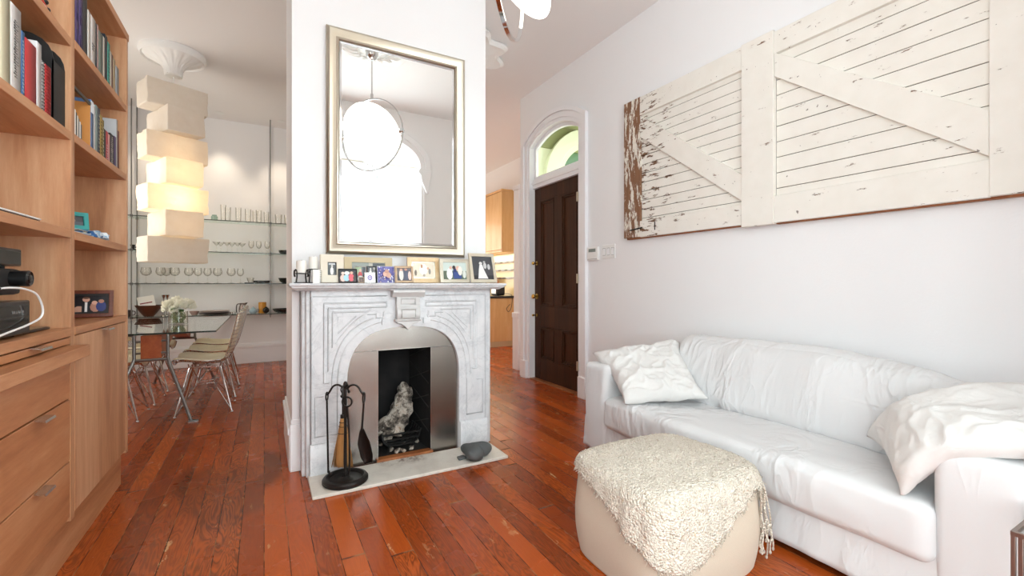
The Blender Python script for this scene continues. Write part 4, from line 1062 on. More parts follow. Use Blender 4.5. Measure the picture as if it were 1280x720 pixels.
# candles in wire holders, left end
def candle(x, y, r, h, stem, label, label2, arms=True):
    t = thing('candle_holder', label2, 'candle holder', (x, y, ZM))
    m = MB(); m.tube([(x + r * 1.25 * cos(a), y + r * 1.25 * sin(a), ZM + .003) for a in [2 * pi * k / 24 for k in range(24)]], .003, 6, closed=True)
    m.tube([(x + r * .98 * cos(a), y + r * .98 * sin(a), ZM + stem) for a in [2 * pi * k / 24 for k in range(24)]], .0032, 6, closed=True)
    m.tube([(x - r, y, ZM + stem), (x + r, y, ZM + stem)], .0025, 6).tube([(x, y - r, ZM + stem), (x, y + r, ZM + stem)], .0025, 6)
    if not arms:
        for k in range(4): a = pi * .25 + k * pi / 2; m.tube([(x + r * 1.25 * cos(a), y + r * 1.25 * sin(a), ZM + .003), (x + r * .98 * cos(a), y + r * .98 * sin(a), ZM + stem)], .0025, 6)
    m.build('wire_ring', 'wrought_iron', t)
    if arms:
        for k in range(4):
            a = pi * .25 + k * pi / 2; u = Vector((cos(a), sin(a), 0)); c = Vector((x, y, ZM))
            P = smoothp([c + u * r * 1.3 + Vector((0, 0, .003)), c + u * r * 1.12 + Vector((0, 0, stem * .6)), c + u * r * 1.1 + Vector((0, 0, stem)), c + u * r * 1.35 + Vector((0, 0, stem + .022)), c + u * r * 1.7 + Vector((0, 0, stem + .018)), c + u * r * 1.75 + Vector((0, 0, stem - .006)), c + u * r * 1.6 + Vector((0, 0, stem - .02))], 5)
            MB().tube(P, .003, 6).build('scroll_arm', 'wrought_iron', t)
    m = MB(); m.lathe([(.001, stem), (r * .9, stem), (r * .95, stem + .003)] + [(r * .95, stem + h * .5), (r * .93, stem + h - .006), (r * .85, stem + h), (r * .6, stem + h - .003), (.001, stem + h - .006)], (x, y, ZM + .0035), 24)
    cd = thing('candle', label, 'candle', (x, y, ZM + stem + .0035)); m.build('wax', 'wax_white', cd)
    MB().tube([(x, y, ZM + stem + h - .005), (x + .002, y, ZM + stem + h + .008)], .0012, 6).build('wick', 'black_matte', cd)
candle(.198, 3.0, .031, .075, .058, 'thick white candle at the left end of the mantel', 'black wire candle holder with scrolled arms at the mantel end')
candle(.268, 3.03, .027, .075, .085, 'white pillar candle beside the cream frame on the mantel', 'wire stand holding the candle beside the cream frame', False)
t = thing('spiral_album', 'slim white spiral-bound album standing left of the cream frame', 'album', (.288, 2.985, ZM))
MB().box(.258, .302, 2.95, 2.957, ZM, ZM + .082).build('cover', 'paper_white', t, bevel=.001)
m = MB()
for i in range(9): m.tube([(.302 + .005 * cos(a), 2.9535 + .007 * sin(a), ZM + .006 + .0085 * i) for a in [2 * pi * k / 10 for k in range(10)]], .0017, 5, closed=True)
m.build('spiral_binding', 'black_plastic', t)
stand(400.5, 430, 318.5, 2.985, 'cream frame with a tiny black-and-white photo, left on the mantel', (.043, .048), 'cream_card',
      [bg('#26282a'), (EL(.5, .3, .22, .35), '#e9e7e3'), (EL(.52, .72, .12, .12), '#c9c5bf'), (R4(.08, .84, .92, .97), '#cfd2d4')], lean=-4, d=.03, mw=.003, mmat='black_matte')
stand(430.5, 491, 322, 3.10, 'wide gold-beige frame behind the small photos on the mantel', (.05, .035), 'gold_card',
      [bg('#b9b3a6'), (R4(0, .4, .5, 1), '#8e938b'), (EL(.2, .35, .12, .3), '#e4dfd6'), (EL(.36, .4, .1, .3), '#c23b3f'), (EL(.55, .35, .12, .35), '#2d3038'), (EL(.8, .4, .1, .3), '#d9d4ca'), (R4(.62, .5, 1, .96), '#3a3d42')], lean=-6)
stand(423.5, 447, 336.5, 2.955, 'small colour photo of a group in a dark frame, front of the gold frame', .006, 'black_matte',
      [bg('#2a2b30'), (R4(0, 0, 1, .4), '#5a4a4c'), (EL(.2, .3, .16, .3), '#e9c9bd'), (EL(.42, .32, .2, .28), '#a9d3df'), (EL(.45, .72, .16, .16), '#eceae6'), (EL(.7, .35, .17, .33), '#e0606c'), (EL(.72, .74, .1, .12), '#e2b9a4'), (EL(.2, .7, .1, .12), '#e7cdbd'), (EL(.9, .3, .1, .2), '#3c3c34')], lean=-12)
stand(444, 458.5, 333.5, 3.03, 'narrow colour snapshot standing between the small mantel frames', .004, 'chrome_soft',
      [bg('#6b7078'), (R4(.0, .5, .6, 1), '#9fb38a'), (EL(.45, .5, .22, .2), '#c9373c'), (EL(.5, .22, .3, .22), '#dfe1e6'), (EL(.48, .78, .13, .1), '#d9b09c'), (R4(.75, 0, 1, 1), '#23262e')], lean=-8)
stand(448.5, 455.5, 346.5, 2.94, 'tiny brown square frame at the front of the mantel', .0035, 'frame_wood_mid', [bg('#4b3428'), (EL(.5, .45, .25, .3), '#7a5a48')], lean=-8, d=.008, bevel=.001)
stand(459, 473.5, 333, 3.03, 'small black-and-white photo in a black frame behind the tiny silver one', .004, 'black_matte',
      [bg('#34373b'), (EL(.3, .5, .15, .32), '#e2e0dc'), (EL(.65, .5, .15, .36), '#8d9094'), (EL(.3, .85, .09, .09), '#cfcac4'), (EL(.65, .88, .09, .09), '#cfcac4')], lean=-6)
stand(456, 469.5, 341, 2.945, 'tiny silver frame with a purple ring motif on the mantel', .006, 'chrome_soft',
      [bg('#eceaf2'), (EL(.5, .5, .26, .3, 16), '#6a5aa6'), (EL(.5, .5, .15, .18, 14), '#e6e3f0'), (EL(.5, .5, .07, .09), '#5a4a96')], lean=-10, d=.008, bevel=.002)
qq = random.Random(5); spk = [bg('#5b55a0')]
for i in range(46):
    spk.append((EL(qq.random() * .92 + .04, qq.random() * .92 + .04, .045, .045, 6), qq.choice(['#e9e7f3', '#8f88cc', '#2f2b6b', '#f4f2f8', '#3c3788', '#e8e4ea', '#c9b0a8'])))
spk += [(EL(.4, .5, .14, .16), '#d9ab94'), (EL(.6, .42, .15, .18), '#c99a86'), (EL(.5, .66, .12, .12), '#b98672')]
stand(472, 493.5, 333, 2.985, 'unframed purple and white speckled photo card on the mantel', .0015, 'white_plastic', spk, lean=-8, d=.004, name='photo_card', cat='photo', bevel=0)
stand(494.5, 517.5, 333, 2.955, 'small pale wooden frame with a couple, middle of the mantel', .014, 'frame_wood_mid',
      [bg('#6e6a70'), (R4(0, 0, 1, .5), '#50515c'), (EL(.3, .45, .16, .45), '#e6ded8'), (EL(.3, .86, .1, .1), '#d4a994'), (EL(.62, .45, .18, .45), '#54586a'), (EL(.62, .88, .1, .1), '#c99a86'), (EL(.88, .4, .12, .36), '#e3c9c0')], lean=-12)
stand(510, 550, 322, 3.06, 'honey-pale wooden frame with an inner silver rim, centre right of the mantel', .03, 'frame_wood_pale',
      [bg('#e9dcc8'), (EL(.5, .55, .2, .42), '#f7f4ee'), (EL(.42, .78, .05, .14), '#c08a63'), (EL(.8, .4, .06, .22), '#8d8a84'), (EL(.12, .3, .06, .22), '#7b6f60'), (EL(.52, .12, .06, .1), '#a89a8a'), (EL(.72, .62, .06, .1), '#d9a98c')], lean=-8, mw=.012, mmat='silver_leaf')
stand(551, 588, 324, 3.0, 'rounded silver frame with a wedding group on the mantel', .025, 'silver_leaf',
      [bg('#c9d6d0'), (R4(0, 0, 1, .5), '#5f6f5e'), (EL(.27, .32, .13, .34), '#f3f2ef'), (EL(.5, .36, .09, .34), '#28366e'), (R4(.44, .05, .78, .42), '#3a4f8c'), (EL(.62, .66, .08, .14), '#e3b9a4'), (EL(.46, .7, .07, .12), '#3b2e2a'), (EL(.32, .68, .06, .1), '#dcb4a0'), (EL(.72, .5, .1, .28), '#e9e4dc'), (EL(.9, .3, .08, .24), '#d5d9d2')], lean=-9, bevel=.01)
stand(590, 622, 317, 2.97, 'tall champagne frame with a black-and-white wedding photo, right end of the mantel', (.022, .024), 'champagne',
      [bg('#4a4c50'), (R4(0, 0, 1, .18), '#35363a'), ([(.22, .04), (.72, .04), (.56, .42), (.5, .64), (.36, .64), (.3, .42)], '#e9e9e8'), (EL(.42, .7, .08, .07), '#d6d4d2'), (EL(.62, .6, .08, .14), '#c9cacb'), (EL(.6, .76, .06, .05), '#b4b3b2'), (EL(.8, .55, .07, .13), '#c2c3c5')], lean=-17, d=.016)

# ============================================================ fireside tools
tx, ty, tz = .424, 2.815, .0205
TS = thing('fire_tool_stand', 'black wrought-iron stand for the fireside tools on the hearth', 'fire tool stand', (tx, ty, tz))
MB().lathe([(.001, 0), (.125, 0), (.13, .006), (.13, .02), (.122, .03), (.108, .034), (.10, .03), (.092, .018), (.05, .016), (.03, .02), (.02, .03), (.001, .03)], (tx, ty, tz), 40).build('base', 'wrought_iron', TS)
MB().tube([(tx, ty, tz + .02), (tx, ty, tz + .57)], .009, 10).ball((tx, ty, tz + .575), .013, .013, .02).build('pole', 'wrought_iron', TS)
aR = Vector((.875, -.485, 0)); aF = Vector((.485, .875, 0)); cc = Vector((tx, ty, tz))
def hook(dr, out, nm='hook_arm'):
    P = smoothp([cc + Vector((0, 0, .545)), cc + dr * out * .4 + Vector((0, 0, .572)), cc + dr * out * .75 + Vector((0, 0, .565)), cc + dr * out + Vector((0, 0, .53)), cc + dr * (out + .012) + Vector((0, 0, .515)), cc + dr * (out + .02) + Vector((0, 0, .525))], 5)
    return MB().tube(P, .006, 7).build(nm, 'wrought_iron', TS)
for dr in (-aR, aR, aF, -aF): hook(dr, .095 if dr in (-aR, aR) else .045)
def at(dr, d, h): return cc + dr * d + Vector((0, 0, h))
# poker, far left
HL = .108
t = thing('poker', 'long thin iron poker hanging at the left of the fireside stand', 'poker', at(-aR, .098, .06)[:])
MB().tube([at(-aR, .102, .05), at(-aR, .110, .481)], .0055, 8).build('shaft', 'wrought_iron', t)
MB().tube([at(-aR, .110, .5045) + aF * .016 * cos(a) + Vector((0, 0, .024 * sin(a))) for a in [2 * pi * k / 20 for k in range(20)]], .0045, 7, closed=True).build('loop_handle', 'wrought_iron', t)
MB().tube(smoothp([at(-aR, .098, .06), at(-aR, .096, .045), at(-aR, .085, .04), at(-aR, .075, .05)], 4), [.006] * 9 + [.005, .004, .003, .001], 7).build('hook_tip', 'wrought_iron', t)
# shovel, right
t = thing('fire_shovel', 'iron shovel hanging at the right of the fireside stand', 'shovel', at(aR, .098, .14)[:])
MB().tube([at(aR, .098, .30), at(aR, .110, .465)], .006, 8).build('shaft', 'wrought_iron', t)
MB().tube([at(aR, .110, .4965) + aF * .018 * cos(a) + Vector((0, 0, .032 * sin(a))) for a in [2 * pi * k / 20 for k in range(20)]], .0045, 7, closed=True).build('loop_handle', 'wrought_iron', t)
m = MB(); Rn = aF * .9 + aR * .3; Rn.normalize(); dn = Vector((0, 0, -1)) + aR * .28 - aF * .12; dn.normalize(); sd = dn.cross(Rn).normalized(); nr = sd.cross(dn).normalized()
def blade(u, v):
    L = .20 * v; wd = .014 + .030 * min(1, v * 2.6) - .018 * max(0, v - .8) / .2
    s_ = (u - .5) * 2; return at(aR, .098, .31) + dn * L + sd * wd * s_ - nr * (.012 * (abs(s_) ** 2.5)) * min(1, v * 3)
m.grid(blade, 11, 14); m.build('blade', 'wrought_iron', t, solid=.003, auto=0)
# broom, behind left
bc_ = lambda h, d=.0: cc - aR * .034 + aF * .055 + Vector((0, 0, h))
t = thing('hearth_broom', 'straw hearth broom hanging behind the fireside stand', 'broom', bc_(.06)[:])
MB().tube([bc_(.34), bc_(.53)], .007, 8).build('handle', 'wrought_iron', t); MB().tube(smoothp([bc_(.5), bc_(.53) + aR * .014, bc_(.555), bc_(.53) - aR * .014, bc_(.5)], 5), .004, 6).build('loop_handle', 'wrought_iron', t)
m = MB(); q = random.Random(9)
m.tube([bc_(.36), bc_(.30), bc_(.2), bc_(.10), bc_(.075)], [.016, .022, .034, .042, .042], 14)
for i in range(150):
    a = q.random() * 2 * pi; r = sqrt(q.random()); u = aR * cos(a) * 1.25 + aF * sin(a) * .6
    m.tube([bc_(.35) + u * .013 * r, bc_(.2) + u * .036 * r, bc_(.06 + q.random() * .02) + u * (.052 * r + q.uniform(-.004, .006))], .0016, 3)
m.build('bristles', 'straw', t, auto=0)
m = MB()
for h, r in ((.335, .021), (.31, .024), (.27, .029)): m.tube([bc_(h) + (aR * cos(a) + aF * sin(a)) * r for a in [2 * pi * k / 16 for k in range(16)]], .002, 5, closed=True)
m.tube([bc_(.345), bc_(.38)], .016, 10); m.build('binding', 'black_matte', t)
# tongs, front
tc = lambda h, s=0.: cc + aR * (.028 + s) - aF * .05 + Vector((0, 0, h))
t = thing('fire_tongs', 'iron tongs with a ring handle hanging at the front of the stand', 'tongs', tc(.06)[:])
for s_ in (-.012, .012): MB().tube(smoothp([tc(.46, 0), tc(.3, s_), tc(.12, s_ * 1.2), tc(.06, s_ * .6)], 5), .0055, 7).build('tong_arm', 'wrought_iron', t)
MB().tube([tc(.485) + aR * .028 * cos(a) + Vector((0, 0, .028 * sin(a))) for a in [2 * pi * k / 20 for k in range(20)]], .005, 7, closed=True).build('ring_handle', 'wrought_iron', t)
# heart-shaped stone and a flat pebble
hs = Vector((1.245, 2.79, .0205)); tt = MB()
def hp(u, v):
    t_ = 2 * pi * u; hx = 16 * sin(t_) ** 3; hy = 13 * cos(t_) - 5 * cos(2 * t_) - 2 * cos(3 * t_) - cos(4 * t_) + 3
    ph = pi * v; k = sin(ph) ** .62; lob = 1 + .18 * max(0, hy / 14)
    p = Matrix.Rotation(radians(-142), 3, 'Z') @ Vector((.0076 * hx * k, .0070 * hy * k, 0))
    w = hs + p + Vector((0, 0, .043 + .043 * cos(ph) * lob))
    return w + Vector((noise.noise(w * 18), noise.noise(w * 18 + Vector((3, 0, 0))), 0)) * .003
tt.grid(hp, 64, 22, cu=True)
tag(tt.build('heart_stone', 'stone_grey', None, auto=0, sub=1), 'heart-shaped grey stone at the right end of the hearth', 'stone')
tag(MB().soft((1.16, 2.79, .0285), (.03, .022, .008), .008, 8, disp=rough(.004, 20, 6)).build('pebble', 'stone_grey', None), 'flat little pebble just left of the heart-shaped stone', 'stone')
# ============================================================ barn door hung flat on the wall
bz0, bz1 = 1.597, 2.83
BD = thing('barn_door', 'weathered white barn door with diagonal braces hung on the wall above the sofa', 'barn door', (2.915, 1.8, bz0))
XB0, XB1, XF = 2.895, 2.928, 2.868
def planks(y0, y1, step):
    m = MB(); z = bz0 + .015; k = 0; q = random.Random(int(y0 * 100))
    while z < bz1 - .02:
        z1 = min(z + step, bz1 - .01); m.box(XB0 + q.uniform(0, .002), XB1, y0, y1, z + .0018, z1 - .0018); z = z1
    m.build('plank_panel', 'chipped', BD, bevel=.0025)
    MB().box(XB0 + .006, XB1 - .001, y0, y1, bz0 + .015, bz1 - .01).build('plank_gaps', 'seam_dark', BD, smooth=False)
planks(1.80, 3.05, .078); planks(.50, 1.70, .100)
def plank(nm, y0, y1, z0, z1, x=XF, mat='chipped', **kw): return MB().box(x, XB0 + .002, y0, y1, z0, z1).build(nm, mat, BD, bevel=.003)
plank('weathered_stile', 2.875, 3.075, bz0 + .01, bz1, XF + .004, 'chipped_worn')['label'] = 'worn brown edge board with flaking white paint'
plank('stile', 1.70, 1.92, bz0 - .015, bz1 + .0, XF - .008); plank('stile', .50, .722, bz0 - .005, bz1, XF - .006)
plank('rail', 1.92, 2.875, bz1 - .165, bz1 - .006); plank('rail', 1.92, 2.875, bz0 + .004, bz0 + .145)
plank('rail', .722, 1.70, bz1 - .155, bz1 - .012); plank('rail', .722, 1.70, bz0 - .008, bz0 + .165)
def brace(ya, za0, za1, yb, zb0, zb1): MB().prism([(XF + .002, ya, za0), (XF + .002, ya, za1), (XF + .002, yb, zb1), (XF + .002, yb, zb0)], (XB0 - XF, 0, 0)).build('brace', 'chipped', BD, bevel=.003)
brace(2.872, 2.475, 2.662, 1.922, 1.765, 1.945); brace(1.698, 2.53, 2.685, .724, 1.775, 1.985)
m = MB(); m.tube([(XF - .002, 2.99, bz0 + .075), (XF - .006, 2.84, bz0 + .085)], .006, 6).tube([(XF - .003, 2.70, bz0 + .05), (XF - .003, 2.70, bz0 + .12)], .004, 6); m.build('latch_hook', 'iron_dark', BD)
MB().box(XB0, XB1, 1.73, 3.06, bz0 - .004, bz0 + .016).box(XB0, XB1, .5, 1.70, bz0 - .016, bz0 + .012).build('bottom_edge', 'board_brown', BD, bevel=.002)

# ============================================================ thermostat and switches
t = thing('thermostat', 'white thermostat with a small grey display beside the front door', 'thermostat', (XR - .015, 3.57, 1.43))
y0, y1 = Y_at(749.5, XR), Y_at(736.5, XR)
MB().box(XR - .028, XR, y0, y1, 1.432, 1.565).build('housing', 'white_plastic', t, bevel=.004)
MB().box(XR - .029, XR - .027, y0 + .03, y1 - .025, 1.515, 1.548).build('display', 'lcd', t, smooth=False)
MB().box(XR - .0295, XR - .027, y0 + .01, y1 - .01, 1.442, 1.446).build('cover_seam', 'grey_steel', t, smooth=False)
t = thing('light_switch', 'white plate of three rocker switches right of the thermostat', 'light switch', (XR - .006, 3.38, 1.43))
y0, y1 = Y_at(769.5, XR), Y_at(753.5, XR)
MB().box(XR - .009, XR, y0, y1, 1.44, 1.575).build('plate', 'white_plastic', t, bevel=.003)
for k in range(3):
    c = y0 + (y1 - y0) * (k + .5) / 3
    m = MB(); m.prism([(XR - .009, c - .016, 1.475), (XR - .016, c - .016, 1.475), (XR - .010, c - .016, 1.54), (XR - .009, c - .016, 1.54)], (0, .032, 0)); m.build('rocker', 'trim_paint', t, bevel=.001)
    MB().box(XR - .0095, XR - .0085, c - .019, c + .019, 1.472, 1.543).build('rocker_gap', 'grey_steel', t, smooth=False)

# ============================================================ sofa
SX0, SX1 = 2.06, 2.90
SO = thing('sofa', 'long low white slipcovered sofa against the right wall', 'sofa', (2.48, 1.52, 0))
def wr(a, f, seed, asp=(1, 1, 1)):
    o = Vector((seed * 3.1, seed * 1.7, seed))
    def g(w, p):
        k = Vector((w.x * asp[0], w.y * asp[1], w.z * asp[2])) * f + o
        n = 1 - 2 * abs(noise.noise(k)) ; m_ = noise.noise(k * .5 + o)
        d = Vector(p).normalized() if Vector(p).length > 0 else Vector((0, 0, 1))
        return w + d * (a * .6 * n + a * m_)
    return g
MB().soft((2.475, 2.49, .32), (.425, .115, .305), .036, 30, bulge=(.006, .008, .006), disp=wr(.014, 5.5, 1, (1, 1, .4))).build('arm', 'slipcover', SO, auto=0)
MB().soft((2.475, .545, .32), (.425, .115, .305), .036, 30, bulge=(.004, .006, .004), disp=wr(.004, 4, 2)).build('arm', 'slipcover', SO, auto=0)
MB().soft((2.83, 1.517, .34), (.085, .93, .30), .05, 18, disp=wr(.005, 4, 3)).build('back_frame', 'slipcover', SO, auto=0)
def seatd(w, p):
    w = wr(.010, 4.5, 4, (1, .8, 1))(w, p); w = wr(.004, 12, 8, (1.2, .6, 1))(w, p)
    if p[2] > 0: w.z += -.018 * (1 - p[0] ** 2) * (1 - p[1] ** 2) + .008 * noise.noise(Vector((w.x * 3, w.y * 2.2, 3)))
    return w
MB().soft((2.40, 1.517, .315), (.375, .862, .105), .045, 44, bulge=(.018, .0, .012), disp=seatd).build('seat_cushion', 'slipcover', SO, auto=0)
Rb = Matrix.Rotation(radians(13), 3, 'Y')
def backd(w, p):
    w = wr(.016, 5, 5, (1, 1.3, .45))(w, p); w = wr(.006, 13, 9, (1, 1.2, .5))(w, p)
    w.z += (.02 * noise.noise(Vector((w.y * 2.4, 0, 1))) - .065 * max(0, (1.25 - w.y) / .6) ** 1.3) * (p[2] > 0)
    return w
MB().soft((2.625, 1.44, .60), (.105, .765, .235), .095, 44, Rb, bulge=(.03, 0, .01), disp=backd).build('back_cushion', 'slipcover', SO, auto=0)
# skirt of the loose cover: hangs almost to the floor in soft folds
def skirt(u, v):
    per = [(2.9, 2.615), (SX0 - .005, 2.615), (SX0 - .005, .42), (2.9, .42)]
    L = [.845, 2.195, .845]; s_ = u * sum(L); k = 0
    while k < 2 and s_ > L[k]: s_ -= L[k]; k += 1
    a, b = Vector(per[k]), Vector(per[k + 1]); p = a + (b - a) * min(1, s_ / L[k]); nrm = Vector(((b - a).y, -(b - a).x)).normalized()
    ez = 1 - v; f = (noise.noise(Vector((p.x * 5, p.y * 5, 1))) * .5 + noise.noise(Vector((p.x * 13, p.y * 13, v * 2))) * .3)
    p = p + nrm * ((.004 + .022 * ez * (f + .35)) - .015 * v)
    return Vector((p.x, p.y, .032 + .21 * v + .006 * f * ez))
MB().grid(skirt, 260, 10).build('skirt', 'slipcover', SO, auto=0, solid=.004)
for x, y in ((2.12, .5), (2.12, 2.53), (2.84, .5), (2.84, 2.53)): MB().lathe([(.001, 0), (.022, 0), (.028, .06), (.001, .06)], (x, y, 0), 12).build('leg', 'black_matte', SO)

def pillow(P0, P1, P2, P3, th, label, seed, bend=0., mat='pillow_linen', amp=.016, sag=0., nu=64, bow=.03):
    """P0 P1 lower edge, P2 P3 upper edge"""
    P0, P1, P2, P3 = map(Vector, (P0, P1, P2, P3)); N = (P1 - P0).cross(P3 - P0).normalized(); N = -N if N.z < 0 else N; o = Vector((seed * 2.1, seed, seed * .7))
    m = MB()
    for sg in (1, -1):
        def f(u, v):
            a, b = 2 * u - 1, 2 * v - 1
            # edges bow inwards between the corners
            ub = u + (-a) * bow * (1 - b * b); vb = v + (-b) * bow * (1 - a * a)
            p = P0 * (1 - ub) * (1 - vb) + P1 * ub * (1 - vb) + P2 * ub * vb + P3 * (1 - ub) * vb
            e = max(0., (1 - a ** 4) * (1 - b ** 4))
            h = th * e ** .42 * (1 + .25 * noise.noise(Vector((u * 2.2, v * 2.2, 0)) + o))
            cr = (max(0, 1 - abs(noise.noise(Vector((u * 3.0 + v * 1.5, v * 4.6 - u * 1.6, 0)) + o)) * 3.2) ** 1.5 * amp + max(0, 1 - abs(noise.noise(Vector((u * 6 - v * 3, v * 8 + u * 2, 5)) + o)) * 3.4) ** 1.6 * amp * .55) * min(1, e * 3)
            p = p + N * (sg * h + (cr if sg > 0 else cr * .5) + bend * (1 - b * b)) + Vector((0, 0, -sag * (1 - a * a) * max(0, b)))
            if min(u, v, 1 - u, 1 - v) < 1e-6: p = P0 * (1 - ub) * (1 - vb) + P1 * ub * (1 - vb) + P2 * ub * vb + P3 * (1 - ub) * vb + N * bend * (1 - b * b) + Vector((0, 0, -sag * (1 - a * a) * max(0, b)))
            return p + noise.noise_vector(p * 5 + o) * .020 + noise.noise_vector(p * 13 + o) * .006
        m.grid(f, nu, nu)
    o_ = m.build('pillow', mat, None, auto=0); return tag(o_, label, 'pillow')
pillow((1.99, 2.12, .43), (2.43, 1.85, .47), (2.64, 2.26, .77), (2.10, 2.58, .685), .075, 'rumpled white linen pillow slumped over the far arm of the sofa', 3, amp=.018, bow=.06)
pillow((2.04, .74, .42), (2.40, 1.00, .50), (2.64, .46, .80), (2.09, .32, .67), .075, 'rumpled white linen pillow draped over the near arm of the sofa', 7, bend=.10, amp=.008, bow=.06)

# ============================================================ ottoman
OC, OH, OW, OD = Vector((1.55, 1.405)), .408, .345, .288
def sq(a, hx, hy, e=4.8):
    c, s_ = cos(a), sin(a); r = (abs(c / hx) ** e + abs(s_ / hy) ** e) ** (-1 / e); return r
def oprof(v):
    """scale and height along the side"""
    t_ = v
    return (.86 + .17 * sin(pi * (.10 + .78 * t_)) - .03), OH * t_
def ott(u, v):
    a = 2 * pi * u
    if v < .12: k, zz = v / .12 * .94, 0.0
    elif v < .80:
        t_ = (v - .12) / .68; k = .94 + .06 * sin(pi * .5 * min(1, t_ * 2.2)) * 1.0 - .045 * max(0, t_ - .55) / .45; zz = .0 + (OH - .045) * t_
    else:
        t_ = (v - .80) / .20; k = .955 * cos(t_ * pi / 2) ** .45 if t_ < 1 else 0.; zz = OH - .045 + .045 * sin(min(1, t_ * 1.25) * pi / 2) + .012 * t_
    r = sq(a, OW, OD) * k
    return Vector((OC.x + r * cos(a), OC.y + r * sin(a), zz))
OT = thing('ottoman', 'boxy beige linen ottoman with rounded sides in front of the sofa', 'ottoman', (OC.x, OC.y, 0))
m = MB(); m.grid(ott, 120, 60, cu=True); m.build('upholstery', 'ottoman_linen', OT, auto=0)
for a in (radians(219.5), radians(39.5), radians(140), radians(320)):
    m = MB(); m.tube([ott(a / (2 * pi), v) + Vector((cos(a), sin(a), 0)) * .0008 for v in [.14 + .62 * i / 20 for i in range(21)]], .0022, 5)
    m.build('seam', plain('seam_linen', '#b3a592', .9), OT)
# knitted throw laid over the ottoman: hangs lowest over the near corner
hang = [(0, .05), (40, .04), (90, .03), (135, .03), (152, .03), (168, .055), (188, .10), (205, .17), (220, .235), (234, .26), (247, .235), (264, .175), (284, .11), (305, .055), (322, .05), (360, .05)]
def hg(d):
    d %= 360
    for (a, x), (b, y) in zip(hang, hang[1:]):
        if a <= d <= b: t_ = (d - a) / (b - a); t_ = t_ * t_ * (3 - 2 * t_); return x + (y - x) * t_
def side(a, drop):
    """point on the ottoman flank at a drop below the top edge"""
    zz = OH - .02 - drop; t_ = max(0, min(1, zz / (OH - .045))); k = .94 + .06 * sin(pi * .5 * min(1, t_ * 2.2)) - .045 * max(0, t_ - .55) / .45
    return k, zz
def throw(u, v):
    a = 2 * pi * u; d = math.degrees(a); rb = sq(a, OW, OD) * .94; h = hg(d) * (1 + .05 * noise.noise(Vector((cos(a) * 6, sin(a) * 6, 0)))); tot = rb + h; s_ = v * tot
    if s_ < rb - .03:
        r, zz = s_, OH + .012 + .012 * (1 - (s_ / rb) ** 2)
    else:
        q = s_ - (rb - .03); arc = .06
        if q < arc: t_ = q / arc; r = rb - .03 + .045 * sin(t_ * pi / 2); zz = OH + .012 - .045 * (1 - cos(t_ * pi / 2))
        else:
            drop = q - arc; k, zz = side(a, drop + .012); r = sq(a, OW, OD) * k + .013
    w = Vector((OC.x + r * cos(a), OC.y + r * sin(a), zz))
    nn = Vector((cos(a) * .7, sin(a) * .7, .7))
    f = .008 * noise.noise(w * 8) + .0025 * noise.noise(w * 38) + .003 * noise.noise(w * 120) + .004
    fold = .010 * sin(d * .22 + 1) * (s_ > rb) * min(1, (s_ - rb) / .1)
    return w + nn * (abs(f) + .003) + Vector((cos(a), sin(a), 0)) * abs(fold)
TH = thing('throw_blanket', 'cream chunky knit throw with fringe draped over the ottoman', 'blanket', (OC.x, OC.y, OH))
m = MB(); m.grid(throw, 420, 120, cu=True); m.build('knit', 'boucle', TH, auto=0, solid=.006)
q = random.Random(4); m = MB()
for i in range(3000):                           # fuzzy looped yarn ends over the surface
    u, v = q.random(), sqrt(q.random()); p = throw(u, v); n = Vector((q.uniform(-1, 1), q.uniform(-1, 1), q.uniform(-.3, 1))).normalized(); e = p + n * q.uniform(.004, .011)
    m.tube([p, (p + e) / 2 + Vector((q.uniform(-.004, .004), q.uniform(-.004, .004), .002)), e + Vector((q.uniform(-.005, .005), q.uniform(-.005, .005), -.002))], .0013, 3, caps=False)
for i in range(420):                            # short ragged ends round the hem
    u = i / 420 + q.uniform(-.001, .001); p = throw(u % 1, 1); a = 2 * pi * u
    m.tube([p, p + Vector((cos(a) * q.uniform(.0, .008), sin(a) * q.uniform(.0, .008), -q.uniform(.004, .016))) + Vector((q.uniform(-.008, .008), q.uniform(-.008, .008), 0))], .0016, 3)
tag(m.build('yarn_loops', 'boucle', TH, auto=0), kind='stuff')
for i in range(18):                             # long knotted fringe over the right-hand corner
    d = 312 + i * 1.6; a = radians(d); p = throw(d / 360, .985); L = q.uniform(.22, .37); P = [p]; od = Vector((cos(a), sin(a), 0)); w = Vector((0, 0, 0))
    for k in range(1, 9):
        zz = max(.006, p.z - L * k / 8); t_ = k / 8; w = w + Vector((q.uniform(-.006, .006), q.uniform(-.006, .006), 0)); r = sq(a, OW, OD) + .012; b = Vector((OC.x, OC.y, 0)) + od * r
        P.append(Vector((b.x, b.y, zz)) + w * (1 + t_) + od * .02 * t_)
    MB().tube(smoothp(P, 3), .0034, 6).ball(P[5], .005).ball(P[-1] + Vector((0, 0, .003)), .005, .005, .008).build('tassel', 'boucle', TH)

